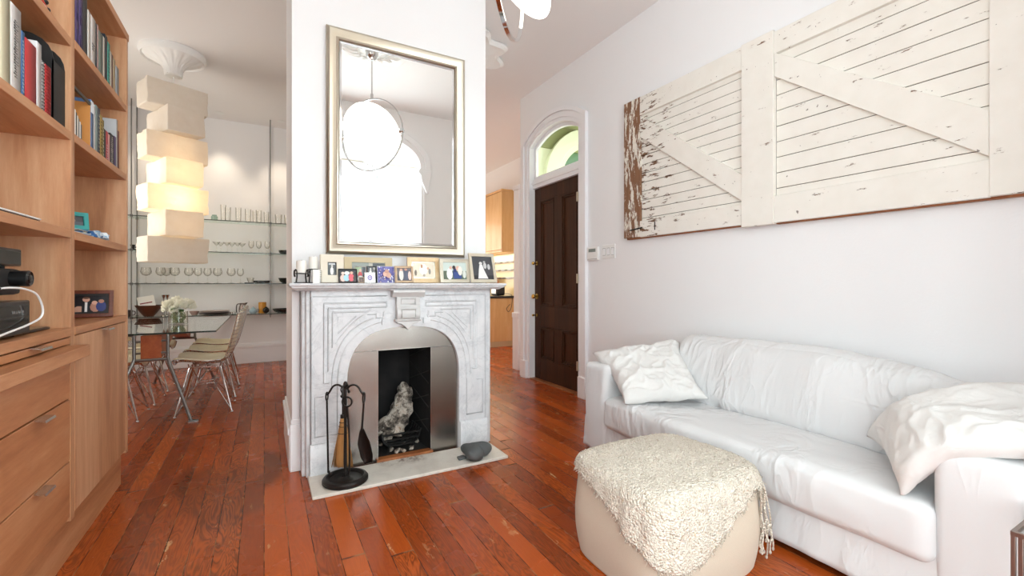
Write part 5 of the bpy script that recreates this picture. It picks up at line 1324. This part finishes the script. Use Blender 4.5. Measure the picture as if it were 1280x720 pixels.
# ============================================================ slim steel side table by the near arm
tx0, tx1, ty0, ty1, th_ = 1.755, 2.03, .16, .402, .535
t = thing('side_table', 'brushed steel frame table at the near end of the sofa', 'side table', ((tx0 + tx1) / 2, (ty0 + ty1) / 2, 0))
b = .0095
for x, sx_ in ((tx0, 1), (tx1 - b, -1)):
    for y, sy_ in ((ty0, 1), (ty1 - b, -1)):
        m = MB(); m.box(x, x + b, y, y + b, 0, th_ - .002).box(x, x + b, y + sy_ * .0135, y + sy_ * .0135 + b, 0, th_ - .0025).box(x, x + b, min(y, y + sy_ * .0135), max(y + b, y + sy_ * .0135 + b), th_ - .012, th_ - .003)
        m.build('leg', 'brown_steel', t, bevel=.001)
m = MB(); c = .012
for y in (ty0, ty1 - b): m.box(tx0 - .0005, tx1 + .0005, y - .0005, y + b + .0005, th_ - c, th_)
for x in (tx0, tx1 - b): m.box(x - .0003, x + b + .0003, ty0 + .001, ty1 - .001, th_ - c - .0003, th_ - .0003)
m.build('rails', 'brown_steel', t, bevel=.001)
MB().box(tx0 + b, tx1 - b, ty0 + b, ty1 - b, th_ - .010, th_ - .004).build('glass_top', 'window_pane', t, smooth=False)

# ============================================================ globe pendant (mostly above the frame, whole in the mirror)
gx, gy, gz, gr = .945, 1.75, 2.685, .36
GP = thing('pendant_lamp', 'white lens-shaped pendant lamp hung in a steel ring from the ceiling', 'pendant lamp', (gx, gy, gz))
ax_ = Vector((.663, .749, 0)); pp = Vector((.749, -.663, 0)); cg = Vector((gx, gy, gz))
m = MB()
for k in range(64): pass
V = []
for k in range(64):
    a = 2 * pi * k / 64; o = ax_ * cos(a) + Vector((0, 0, 1)) * sin(a); V.append([m.v(cg + o * (gr + dr_) + pp * dp) for dr_, dp in ((-.005, -.009), (.005, -.009), (.005, .009), (-.005, .009))])
for k in range(64):
    A, B = V[k], V[(k + 1) % 64]
    for j in range(4): m.face([A[j], A[(j + 1) % 4], B[(j + 1) % 4], B[j]])
m.build('ring', 'chrome', GP, auto=40)
n_ = (pp * .84 + Vector((0, 0, 1)) * .545).normalized(); e_ = n_.cross(ax_).normalized()
Rg = Matrix((ax_, e_, n_)).transposed()
MB().ball(cg, gr * .88, gr * .88, .10, 48, 28, Rg).build('glass_shade', 'opal', GP, auto=0)
for s_ in (-1, 1):
    MB().tube([cg + ax_ * s_ * gr * .9, cg + ax_ * s_ * (gr + .012)], .018, 10).tube([cg + ax_ * s_ * (gr - .03), cg + ax_ * s_ * (gr - .015)], .028, 12).build('pivot', 'chrome', GP)
MB().tube([cg + Vector((0, 0, gr)), (gx, gy, 3.46)], .007, 10).tube([cg + Vector((0, 0, gr - .005)), cg + Vector((0, 0, gr + .05))], .014, 12).build('stem', 'chrome', GP)
MB().lathe([(.012, -.13), (.04, -.115), (.058, -.085), (.065, -.05), (.065, -.03), (.10, -.03), (.10, -.018), (.001, -.018)][::-1], (gx, gy, 3.565), 28).build('canopy', 'chrome', GP)
# ============================================================ dining table
TZ, TX0, TX1, TY0, TY1 = .78, -1.29, -.375, 4.75, 6.74
tcx = (TX0 + TX1) / 2
DT = thing('dining_table', 'glass dining table on splayed steel legs with a wooden beam', 'dining table', (tcx, 5.75, 0))
MB().box(TX0, TX1, TY0, TY1, TZ - .012, TZ).build('glass_top', 'table_glass', DT, smooth=False)
m = MB(); e = .0025
m.box(TX0 - e, TX1 + e, TY0 - e, TY0, TZ - .0125, TZ + .0005).box(TX0 - e, TX1 + e, TY1, TY1 + e, TZ - .0125, TZ + .0005).box(TX0 - e, TX0, TY0, TY1, TZ - .0125, TZ + .0005).box(TX1, TX1 + e, TY0, TY1, TZ - .0125, TZ + .0005)
m.build('glass_edge', plain('dark_glass_edge', '#26322e', .2), DT, smooth=False)
by0, by1 = 4.87, 6.62
prof = [(by0, .75), (by0, .55)] + [(by0 + (by1 - by0) * k / 16, .55 + .155 * sin(pi * k / 16) ** 1.4) for k in range(1, 16)] + [(by1, .55), (by1, .75)]
bxm = -.85
MB().prism([(bxm - .072, y, z) for y, z in prof], (.144, 0, 0)).build('beam', 'beam_wood', DT, bevel=.003)
def trestle(y, s):
    m = MB(); r = .013
    for k in (-1, 1):
        x = bxm + k * .115; xf = bxm + k * .295
        m.tube([(x, y, .755), (x, y, .54)], r, 8)
        l = MB(); l.tube([(x, y, .545), (xf, y - s * .13, .012)], r, 8); l.box(xf - .02, xf + .055 if k > 0 else xf + .02, y - s * .13 - .02, y - s * .13 + .02, 0, .012)
        l.build('leg', 'grey_steel', DT)
        for zz in (.70, .60): m.tube([(x, y, zz), (bxm + k * .07, y, zz)], .009, 8)
        m.tube([(x, y, .752), (x + k * .2, y + s * .1, .765)], .010, 8); m.lathe([(.001, 0), (.03, 0), (.03, .008), (.001, .008)], (x + k * .2, y + s * .1, .7595), 14)
    m.tube([(bxm - .115, y, .54), (bxm + .115, y, .54)], r, 8); m.build('cross_frame', 'grey_steel', DT)
trestle(by0, 1); trestle(by1, -1)

# wire chairs
CH = thing('wire_chair', 'chrome wire chair', 'chair', (0, 0, 0))
P2 = [(.235, .455), (.225, .475), (.16, .478), (.06, .462), (-.05, .455), (-.14, .468), (-.195, .51), (-.228, .58), (-.255, .68), (-.28, .78), (-.30, .87), (-.308, .92)]
PS = smoothp([(0, a, b) for a, b in P2], 6); NS = len(PS)
def shell(u, v, off=0.):
    """u across -1..1, v along the profile; x across, y forward"""
    i = v * (NS - 1); k = min(int(i), NS - 2); p = PS[k].lerp(PS[k + 1], i - k); d = (PS[k + 1] - PS[k]).normalized()
    w = .205 + .045 * sin(min(1, v / .45) * pi / 2) - .06 * max(0, (v - .5) / .5) ** 1.3 - .02 * max(0, 1 - v / .08)
    bk_ = max(0, min(1, (v - .42) / .2)); n = Vector((0, -d.z, d.y))
    up = .045 * u * u * (1 - bk_); fw = .05 * u * u * bk_
    if n.z < 0: n = -n
    nn = Vector((0, .0, 1)).lerp(Vector((0, 1, 0)), bk_)
    return Vector((w * u, p.y + fw, p.z + up)) + nn * off
m = MB()
for i in range(15):
    u = -1 + 2 * i / 14; m.tube([shell(u, v / 30) for v in range(31)], .0024 if 0 < i < 14 else .0045, 5)
for j in range(31):
    v = j / 30; m.tube([shell(-1 + 2 * k / 14, v) for k in range(15)], .0024 if 0 < j < 30 else .0045, 5)
m.build('wire_shell', 'chrome', CH)
def padf(v0, v1, us):
    m = MB(); N1, N2 = 14, 18
    for sg, off in ((0, .006), (1, .024)):
        def f(a, b):
            A, B = 2 * a - 1, 2 * b - 1; k = (1 - .12 * B * B); edge = max(0, 1 - max(abs(A), abs(B)) ** 8)
            return shell(us * A * k, v0 + (v1 - v0) * b, .005 + (.027 * edge ** .45 if sg else -.004))
        m.grid(f, N1, N2)
    return m
padf(.0, .48, .99).build('seat_pad', 'seat_pad', CH, auto=50); padf(.60, .985, .9).build('back_pad', 'seat_pad', CH, auto=50)
m = MB(); ring = [(-.13, .12, .43), (.13, .12, .43), (.13, -.12, .43), (-.13, -.12, .43)]
m.tube(ring, .006, 6, closed=True)
for (a, b) in ((ring[0], ring[2]), (ring[1], ring[3])): m.tube([a, b], .005, 6)
for p in ring: m.tube([p, (p[0] * 1.05, p[1] * 1.05, .466)], .005, 6)
feet = [(-.215, .215, .012), (.215, .215, .012), (.215, -.215, .012), (-.215, -.215, .012)]
hub = [(-.05, 0, .25), (.05, 0, .25)]
m.build('seat_ring', 'chrome', CH)
for i in range(4): MB().tube([ring[i], feet[i]], .0068, 7).tube([(ring[i][0] * .82, ring[i][1] * .86, .43), feet[i]], .005, 6).ball((feet[i][0], feet[i][1], .012), .013, .013, .012, 10, 6).build('leg', 'chrome', CH)
m = MB()
for i in range(4):
    f = Vector(feet[i]); g = Vector(feet[i - 1]); c = Vector((0, 0, .265)); h_ = Vector((f.x * .28, f.y * .28, .27))
    m.tube([f + Vector((0, 0, .01)), h_, Vector((-f.x * .45, f.y * .5, .43))], .0045, 6)
    m.tube([h_, Vector((g.x * .28, g.y * .28, .27))], .0045, 6)
m.build('cross_brace', 'chrome', CH)
spots = [(-.475, 5.10, 90, 'chrome wire chair with cream pads at the near right corner of the glass table'),
         (-.47, 5.72, 88, 'chrome wire chair with cream pads, middle of the right side of the glass table'),
         (-.475, 6.35, 91, 'chrome wire chair with cream pads at the far right of the glass table'),
         (-1.165, 5.13, -90, 'chrome wire chair with cream pads at the near left corner of the glass table'),
         (-1.14, 5.72, -92, 'chrome wire chair with cream pads, middle of the left side of the glass table'),
         (-1.14, 6.35, -90, 'chrome wire chair with cream pads at the far left of the glass table')]
for i, (x, y, a, lab) in enumerate(spots):
    o = CH if i == 0 else copy_tree(CH)
    o.location = (x, y, 0); o.rotation_euler = (0, 0, radians(a)); tag(o, lab, 'chair', 'wire chairs round the dining table')

# flowers in a glass vase
vx, vy = -.77, 5.68
FV = thing('flower_vase', 'short glass vase of white flowers on the glass dining table', 'vase of flowers', (vx, vy, TZ + .0005))
m = MB(); m.lathe([(.001, .0), (.078, .0), (.082, .008), (.08, .13), (.077, .13), (.076, .012), (.001, .012)], (vx, vy, TZ + .0008), 32); m.build('glass', 'clear_glass', FV)
m = MB(); q = random.Random(8)
for i in range(26):
    a = q.random() * 6.28; r = .06 * sqrt(q.random()); b = q.random() * 6.28
    m.tube(smoothp([(vx + r * cos(a), vy + r * sin(a), TZ + .016), (vx + .06 * cos(b), vy + .06 * sin(b), TZ + .08), (vx + .03 * cos(a + 2), vy + .03 * sin(a + 2), TZ + .15)], 4), .004, 5)
m.build('stems', 'moss', FV)
for k, (dx, dy, dz, r) in enumerate(((-.075, -.02, .19, .075), (.02, -.05, .195, .07), (.095, .0, .185, .07), (-.02, .05, .215, .075), (.06, .05, .20, .065), (-.10, .03, .155, .055), (-.03, -.07, .15, .05))):
    m = MB(); c = Vector((vx + dx, vy + dy, TZ + dz)); n = 70
    for i in range(n):
        ph = math.acos(1 - 1.55 * (i + .5) / n); a = i * 2.39996; d = Vector((sin(ph) * cos(a), sin(ph) * sin(a), cos(ph)))
        t1 = d.orthogonal().normalized(); t2 = d.cross(t1); L = r * (.8 + .25 * q.random()); b = c + d * L * .25; tip = c + d * L + Vector((0, 0, .12 * L)); w = r * .22
        mid = c + d * L * .75 - Vector((0, 0, .06 * L))
        vs = [m.v(p) for p in (b, mid + t1 * w, tip, mid - t1 * w)]; m.face(vs)
    m.ball(c, r * .45, r * .45, r * .4, 10, 7); m.build('bloom', 'petal', FV, auto=0)
m = MB()
for (a, L, zz) in ((.3, .10, .22), (1.9, .08, .2), (4.3, .11, .17), (5.3, .10, .15)):
    d = Vector((cos(a), sin(a), .2)); t = Vector((-sin(a), cos(a), 0)); c = Vector((vx, vy - .02, TZ + zz)); P = [c + d * L * k / 8 + Vector((0, 0, -.04 * (k / 8) ** 2)) for k in range(9)]
    m.strip([p + t * .03 * sin(pi * (k / 8) ** .8) for k, p in enumerate(P)], [p - t * .03 * sin(pi * (k / 8) ** .8) for k, p in enumerate(P)], (0, 0, .001))
m.build('leaves', 'leaf_green', FV)

# ============================================================ paper lamp: seven stacked boxes, turned by turns
lx, ly = -.83, 5.815
PL = thing('paper_lamp', 'tall hanging lamp of seven stacked cream paper boxes over the dining table', 'pendant lamp', (lx, ly, 1.42))
zt, hb = 3.245, .262
for k in range(7):
    w, d = ((.27, .15) if k % 2 == 0 else (.165, .27)); z1 = zt - hb * k; z0 = z1 - hb * (1.0)
    off = [(0, 0), (.02, .0), (.0, 0), (.012, .0), (0, 0), (.016, 0), (0, 0)][k]
    a = radians(26.6 + (0, 1, -1, 0, .5, -1.5, 1)[k]); R = Matrix.Rotation(a, 3, 'Z'); c = Vector((lx, ly, (z0 + z1) / 2)) + R @ Vector((off[0], off[1], 0)); sd = k * 3.1
    def crin(w_, p, sd=sd, c=c):
        e = max(abs(p[0]), abs(p[1]), abs(p[2])); n = noise.noise(w_ * 7 + Vector((sd, 0, 0))); n2 = abs(noise.noise(w_ * 13 + Vector((0, sd, 0))))
        o = (w_ - c).normalized(); return w_ + o * (.010 * n - .010 * n2)
    MB().soft(c, (w, d, hb / 2 - .002), .008, 16, R, disp=crin).build('paper_box', 'paper', PL, auto=30)
    if k in (2, 3, 4, 5): point('paper_lamp_bulb', c, (0, 0, .6, 2.6, 3.0, .7)[k], (1, .76, .42), .05)
MB().tube([(lx, ly, zt - .01), (lx, ly, 3.385)], .006, 8).build('cord', 'white_plastic', PL)
MB().lathe([(.001, -.0), (.075, -.0), (.08, -.012), (.07, -.022), (.001, -.022)][::-1], (lx, ly, 3.38), 24).build('canopy', 'white_plastic', PL)

# ============================================================ glass wall shelves on steel rods
GS = thing('glass_shelving', 'four green-edged glass shelves hung on steel rods along the dining wall', 'shelving', (-.2, 7.6, .75))
SZ = [2.086, 1.64, 1.198, .755]; sy0, sy1 = 7.46, 7.785
for z in SZ:
    s_ = MB().box(-2.05, 1.28, sy0 + .003, sy1, z - .010, z).build('glass_shelf', 'shelf_glass', GS, smooth=False)
    MB().box(-2.05, 1.28, sy0, sy0 + .003, z - .0105, z + .0005).build('glass_edge', plain('dark_glass_edge', '#26322e', .2), s_, smooth=False)
for x in (-1.507, .08):
    for y in (sy0 + .012, sy1 - .02):
        m = MB(); m.tube([(x, y, .70), (x, y, H)], .007, 8)
        for z in SZ: m.lathe([(.007, -.024), (.015, -.024), (.015, -.011), (.007, -.011)], (x, y, z), 12).lathe([(.007, .001), (.015, .001), (.015, .012), (.007, .012)], (x, y, z), 12)
        m.build('rod', 'grey_steel', GS)

def lathe_thing(nm, lab, cat, x, y, z, prof, mat, group=None, n=20):
    o = MB().lathe(prof, (x, y, z + .0006), n).build(nm, mat, None); return tag(o, lab, cat, group)
def tumbler(x, y, z, r, h, lab, grp, flare=1.0):
    return lathe_thing('drinking_glass', lab, 'glass', x, y, z, [(.001, 0), (r * .9, 0), (r * .92, .01), (r * flare, h), (r * flare - .002, h), (r * .9 - .002, .014), (.001, .014)], 'clear_glass', grp)
def stem_glass(x, y, z, rb, hb_, hs, lab, grp, nm='wine_glass', cone=False, rim=.8):
    bowl = [(.006, hs), (rb * .98, hs + hb_), (rb * .98 - .002, hs + hb_), (.003, hs + .006)] if cone else [(.006, hs), (rb * .6, hs + hb_ * .1), (rb * .95, hs + hb_ * .32), (rb, hs + hb_ * .5), (rb * rim, hs + hb_), (rb * rim - .002, hs + hb_), (rb - .002, hs + hb_ * .5), (rb * .58, hs + hb_ * .14), (.002, hs + .006)]
    root = thing(nm, lab, 'glass', (x, y, z + .0006), grp)
    MB().lathe(bowl, (x, y, z + .0006), 20).build('bowl', 'clear_glass', root)
    MB().lathe([(.001, 0), (rb * .85, 0), (rb * .8, .003), (.008, .008), (.0045, .02), (.004, hs), (.001, hs)], (x, y, z + .0006), 18).build('stem', 'clear_glass', root)
    return root
Y0 = 7.62
def sx(px, y=Y0): return X_at(px, y)
z = SZ[0]
tag(MB().lathe([(.001, 0), (.04, 0), (.042, .06), (.03, .07), (.03, .085), (.001, .085)], (sx(268), Y0, z + .0006), 20).build('glass_jar', 'green_glass', None), 'squat glass jar right of the paper lamp, top glass shelf', 'jar')
nth = ['leftmost', 'second', 'third', 'fourth', 'fifth', 'sixth', 'seventh']
for i, (px, dy, r, h) in enumerate(((279, .02, .034, .24), (285, -.04, .036, .20), (298, 0, .036, .21), (310, 0, .038, .20), (319, .06, .036, .19), (323.5, -.03, .036, .19), (333, 0, .034, .175))):
    tumbler(sx(px), Y0 + dy, z, r, h, nth[i] + ' of the tall clear tumblers on the top glass shelf', 'tall tumblers on the top glass shelf', 1.05)
for i, (px, r) in enumerate(((348, .045), (359.5, .045))): tumbler(sx(px), Y0, z, r, .15, ('left', 'right')[i] + ' of the low tumblers beyond the right rod, top glass shelf', 'low tumblers on the top glass shelf', 1.1)
z = SZ[1]
for i, px in enumerate((271, 275.5, 284, 289.5, 297, 302.5)): stem_glass(sx(px), Y0 + (.05 if i % 2 else -.05), z, .05, .055, .09, nth[i] + ' of the cocktail glasses on the second glass shelf', 'cocktail glasses on the second glass shelf', 'cocktail_glass', True)
for i, px in enumerate((314, 323.5, 334)): stem_glass(sx(px), Y0, z, .036, .11, .07, ('left', 'middle', 'right')[i] + ' of the slim glasses by the right rod, second glass shelf', 'slim stemmed glasses on the second glass shelf', rim=.85)
def bowl(nm, lab, x, y, z, r, h, mat, cat='bowl', foot=.5): return lathe_thing(nm, lab, cat, x, y, z, [(.001, 0), (r * foot, 0), (r * (foot + .25), h * .35), (r, h), (r - .004, h), (r * (foot + .2), h * .4), (r * foot * .9, .006), (.001, .006)], mat, None, 32)
bowl('bowl', 'black bowl half hidden by the chimney breast, second glass shelf', sx(362), Y0, z, .15, .055, 'black_stone', foot=.7)
m = MB(); bx_ = sx(169.5)
m.lathe([(.001, 0), (.03, 0), (.03, .015), (.02, .02), (.02, .05), (.026, .055), (.026, .07), (.001, .07)], (bx_ - .03, Y0, z + .0006), 14).lathe([(.001, 0), (.03, 0), (.03, .015), (.02, .02), (.02, .05), (.026, .055), (.026, .07), (.001, .07)], (bx_ + .035, Y0, z + .0006), 14).box(bx_ - .01, bx_ + .015, Y0 - .008, Y0 + .008, z + .03, z + .045)
tag(m.build('binoculars', 'black_matte', None), 'small black binoculars standing left of the paper lamp on the second glass shelf', 'binoculars')
z = SZ[2]
for i, (px, r) in enumerate(((182.5, .062), (201, .058), (205.5, .056), (218.5, .06), (236, .056), (247.5, .05), (259.5, .05), (272, .058), (289, .056), (300.5, .045))):
    stem_glass(sx(px), Y0 + (.13 if i == 2 else 0), z, r, .115, .10, ('first', 'second', 'third', 'fourth', 'fifth', 'sixth', 'seventh', 'eighth', 'ninth', 'tenth')[i] + ' wine glass from the left on the third glass shelf', 'wine glasses on the third glass shelf')
bowl('glass_bowl', 'small clear footed dish right of the wine glasses, third glass shelf', sx(313), Y0, z + .012, .05, .07, 'clear_glass', 'dish')
tag(MB().soft((sx(311.5), Y0, z + .0065), (.06, .05, .006), .005, 6).build('slate_coaster', 'black_stone', None), 'dark slate under the clear footed dish, third glass shelf', 'coaster')
bowl('serving_dish', 'dark flat serving dish with a pale rim left of the right rod, third glass shelf', sx(328), Y0, z, .12, .04, 'black_stone', 'dish', .75)
bowl('bowl', 'black bowl half hidden by the chimney breast, third glass shelf', sx(361), Y0, z, .145, .08, 'black_stone', foot=.6)
z = SZ[3]
bowl('wooden_bowl', 'wide brown bowl with a card in it, lowest glass shelf', sx(186.5), 7.6, z, .152, .15, 'bowl_brown', foot=.35)
cx_ = sx(187)
Rk = Matrix.Translation((cx_ - .01, 7.56, z + .118)) @ Matrix.Rotation(radians(-14), 4, 'X') @ Matrix.Rotation(radians(-12), 4, 'Y')
t = thing('greeting_card', 'white card with a red stripe propped in the brown bowl', 'card', (cx_, 7.56, z + .1)); MB().box(-.09, .09, 0, .003, 0, .16, Rk).build('card', 'paper_white', t, smooth=False)
MB().box(-.07, .06, -.001, 0, .06, .075, Rk).build('stripe', plain('card_red', '#8b2b30', .6), t, smooth=False)
for i, px in enumerate((205, 208.8)):
    lathe_thing('candlestick', ('left', 'right')[i] + ' of the two slim silver candlesticks beside the brown bowl', 'candlestick', sx(px), 7.6 + .05 * i, z, [(.001, 0), (.03, 0), (.028, .006), (.008, .02), (.007, .22), (.01, .24), (.026, .285), (.022, .285), (.001, .25)], 'chrome_soft', 'slim silver candlesticks')
bowl('bowl', 'small grey bowl behind the white flowers, lowest glass shelf', sx(243), 7.62, z, .06, .055, 'plate_pink')
for i in range(4):
    lathe_thing('plate', ('bottom dark', 'second dark', 'third pinkish', 'top pinkish')[i] + ' plate of the stack on the lowest glass shelf', 'plate', sx(268.5), 7.6, z + .014 * i, [(.001, 0), (.10, 0), (.185, .010), (.185, .013), (.10, .004), (.001, .004)], 'plate_dark' if i in (0, 1) else 'plate_pink', 'plates on the lowest glass shelf', 32)
for i, px in enumerate((289.3, 292.5)): lathe_thing('salt_cellar', ('left', 'right')[i] + ' of two tiny white cellars right of the stacked plates', 'cellar', sx(px), 7.6, z, [(.001, 0), (.014, 0), (.016, .02), (.012, .03), (.001, .03)], 'chrome_soft', 'tiny cellars by the plates', 12)
jx = sx(303.5)
t = thing('pitcher', 'steel pitcher with a dark handle, lowest glass shelf', 'pitcher', (jx, 7.6, z))
MB().lathe([(.001, 0), (.045, 0), (.052, .05), (.045, .10), (.036, .13), (.04, .155), (.036, .155), (.032, .13), (.001, .02)], (jx, 7.6, z + .0006), 24).build('body', 'brown_steel', t)
MB().tube(smoothp([(jx - .035, 7.59, z + .145), (jx - .065, 7.58, z + .14), (jx - .078, 7.58, z + .10), (jx - .075, 7.58, z + .02)], 5), .006, 7).build('handle', 'black_plastic', t)
MB().prism([(jx + .03, 7.6 - .015, z + .155), (jx + .03, 7.6 + .015, z + .155), (jx + .062, 7.6, z + .158), (jx + .03, 7.6, z + .12)], (0, 0, .004)).build('spout', 'black_plastic', t)
tx_ = sx(316.5)
t = thing('teapot', 'small pale blue pot with a lid, lowest glass shelf', 'teapot', (tx_, 7.6, z))
MB().lathe([(.001, 0), (.035, 0), (.052, .025), (.05, .055), (.03, .075), (.001, .075)], (tx_, 7.6, z + .0006), 24).build('body', 'pale_blue', t)
MB().lathe([(.001, .073), (.03, .073), (.02, .086), (.006, .09), (.009, .1), (.001, .104)], (tx_, 7.6, z + .0006), 18).build('lid', 'pale_blue', t)
for s_ in (-1, 1): MB().tube(smoothp([(tx_ + s_ * .048, 7.6, z + .06), (tx_ + s_ * .07, 7.6, z + .062), (tx_ + s_ * .064, 7.6, z + .04), (tx_ + s_ * .05, 7.6, z + .035)], 4), .005, 6).build('handle', 'grey_steel', t)
lathe_thing('amber_vase', 'square-shouldered amber vase by the right rod, lowest glass shelf', 'vase', sx(328), 7.64, z, [(.001, 0), (.05, 0), (.052, .01), (.052, .155), (.048, .162), (.03, .162), (.03, .15), (.001, .15)], 'amber')
t = MB().ball((sx(332.5), 7.55, z + .046), .044, .044, .045, 20, 14).lathe([(.012, .08), (.018, .095), (.012, .096), (.008, .08)], (sx(332.5), 7.55, z), 12)
tag(t.build('bud_vase', 'black_stone', None), 'round black bud vase in front of the amber vase', 'vase')
bowl('bowl', 'wide dark bowl at the right end of the lowest glass shelf', sx(357), 7.6, z, .18, .06, 'black_stone', foot=.6)
mx_ = sx(161)
t = thing('mug', 'dark mug at the left end of the lowest glass shelf', 'mug', (mx_, 7.6, z))
MB().lathe([(.001, 0), (.04, 0), (.043, .09), (.039, .09), (.036, .008), (.001, .008)], (mx_, 7.6, z + .0006), 20).build('body', 'plate_dark', t)
MB().tube(smoothp([(mx_ + .04, 7.6, z + .075), (mx_ + .068, 7.6, z + .07), (mx_ + .066, 7.6, z + .03), (mx_ + .04, 7.6, z + .022)], 4), .005, 6).build('handle', 'plate_dark', t)
ox = X_at(257.5, DBY)
t = thing('wall_outlet', 'white double outlet on the dining wall below the glass shelves', 'outlet', (ox, DBY, .40))
MB().box(ox - .055, ox + .055, DBY - .008, DBY, .365, .435).build('plate', 'white_plastic', t, bevel=.003)
m = MB()
for dx in (-.026, .026): m.box(ox + dx - .004, ox + dx - .002, DBY - .009, DBY - .007, .395, .408).box(ox + dx + .002, ox + dx + .004, DBY - .009, DBY - .007, .395, .408)
m.build('slots', 'black_matte', t, smooth=False)

# ============================================================ kitchen seen down the passage
ky0, ky1 = 7.5, 9.6
KU = thing('wall_cabinet', 'maple kitchen wall cabinet above the counter', 'kitchen cabinet', (4.1, 8.5, 1.8))
MB().box(3.955, KX - .001, ky0, ky1, 1.83, 2.95).build('body', 'maple', KU, bevel=.003)
for a in (7.5, 8.2, 8.9): MB().box(3.937, 3.954, a + .004, a + .696, 1.84, 2.94).build('door', 'maple', KU, bevel=.003)
MB().box(3.935, KX - .001, ky0 - .006, ky1, 1.79, 1.829).build('light_rail', 'maple', KU, bevel=.003); MB().box(3.93, KX - .001, ky0 - .01, ky1, 2.951, 2.99).build('cornice', 'maple', KU, bevel=.004)
KB = thing('base_cabinet', 'maple kitchen base cabinet under the dark counter', 'kitchen cabinet', (3.97, 8.5, 0))
MB().box(3.67, KX - .001, ky0, ky1, .10, .915).build('body', 'maple', KB, bevel=.003)
for a in (7.5, 8.2, 8.9): MB().box(3.65, 3.669, a + .004, a + .696, .11, .90).build('door', 'maple', KB, bevel=.003)
MB().box(3.69, KX - .001, ky0 + .003, ky1, 0, .10).build('toe_kick', plain('kick_beige', '#cdb68f', .5), KB, smooth=False)
tag(MB().box(3.63, KX - .001, ky0 - .025, ky1, .916, .956).build('worktop', 'counter_dark', None, bevel=.004), 'black stone worktop on the maple base cabinet', 'worktop')
struct(MB().box(KX - .012, KX - .0005, ky0 - .02, ky1, .957, 1.789), 'wall_backsplash', 'tile', 'yellowish tiled splashback between worktop and wall cabinet', 'splashback', smooth=False)
area('under_cabinet_lamp', (4.12, 8.4, 1.78), (0, 0, 0), .1, 1.9, 12, WARM)
for i, zz in enumerate((1.62, 1.46, 1.30)):
    nm = ('top', 'middle', 'lower')[i]
    tag(MB().box(KX - .03, KX - .012, ky0 + .02, 8.6, zz, zz + .022).build('utensil_rail', 'grey_steel', None, bevel=.003), nm + ' steel utensil rail on the kitchen splashback', 'utensil rail', 'utensil rails in the kitchen')
    for k in range(4):
        yy = 7.62 + .26 * k + .05 * i; t = thing('hanging_knife', 'knife on the %s kitchen rail, %s from the near end' % (nm, ('first', 'second', 'third', 'fourth')[k]), 'knife', (KX - .035, yy, zz), 'knives on the kitchen rails')
        L = .15 + .025 * ((k + i) % 3)
        MB().prism([(KX - .034, yy, zz + .018), (KX - .034, yy + L, zz + .016), (KX - .034, yy + L, zz - .002), (KX - .034, yy + .03, zz - .012), (KX - .034, yy, zz + .002)], (.003, 0, 0)).build('blade', 'grey_steel', t, smooth=False)
        MB().tube([(KX - .033, yy + L, zz + .006), (KX - .033, yy + L + .09, zz + .004)], .010, 8).build('handle', 'black_plastic', t)
bx2 = KX - .09
tag(MB().lathe([(.001, -.012), (.19, -.012), (.195, -.006), (.195, .006), (.19, .012), (.001, .012)], (bx2, 8.28, 1.155), 32, Matrix.Rotation(radians(80), 3, 'Y')).build('cutting_board', 'board_brown', None), 'round brown cutting board leaning on the kitchen splashback', 'cutting board')
t = thing('toaster', 'black toaster with chrome sides on the kitchen worktop', 'toaster', (3.98, 7.75, .957))
MB().soft((3.98, 7.75, 1.055), (.09, .14, .09), .03, 8).build('body', 'black_plastic', t); MB().box(3.96, 4.0, 7.65, 7.85, 1.1445, 1.147).build('slot', 'iron_dark', t, smooth=False)
for dx in (-.093, .091): MB().box(3.98 + dx, 3.982 + dx, 7.66, 7.84, 1.0, 1.11).build('side_plate', 'chrome_soft', t, smooth=False)
MB().tube(smoothp([(4.07, 7.62, 1.0), (4.12, 7.54, .99), (4.14, 7.462, .95), (4.12, 7.455, .75), (4.06, 7.455, .66), (4.02, 7.46, .72), (4.1, 7.47, .80)], 5), .005, 6).build('power_cord', 'black_plastic', t)
t = thing('kettle', 'dark kettle beside the toaster on the kitchen worktop', 'kettle', (3.9, 8.15, .957))
MB().lathe([(.001, 0), (.085, 0), (.09, .03), (.075, .13), (.05, .165), (.001, .17)], (3.9, 8.15, .957), 24).build('body', 'brown_steel', t)
MB().tube(smoothp([(3.9, 8.07, 1.09), (3.9, 8.06, 1.17), (3.9, 8.15, 1.21), (3.9, 8.24, 1.17), (3.9, 8.23, 1.09)], 5), .009, 8).build('handle', 'black_plastic', t)
for i, (yy, r, hh) in enumerate(((7.95, .045, .14), (8.42, .05, .17))):
    o = lathe_thing('canister', ('short steel canister between toaster and kettle', 'tall steel canister past the kettle')[i], 'canister', 4.1, yy, .957, [(.001, 0), (r, 0), (r, hh), (r * .9, hh + .012), (.012, hh + .014), (.012, hh + .03), (.001, hh + .03)], 'chrome_soft')
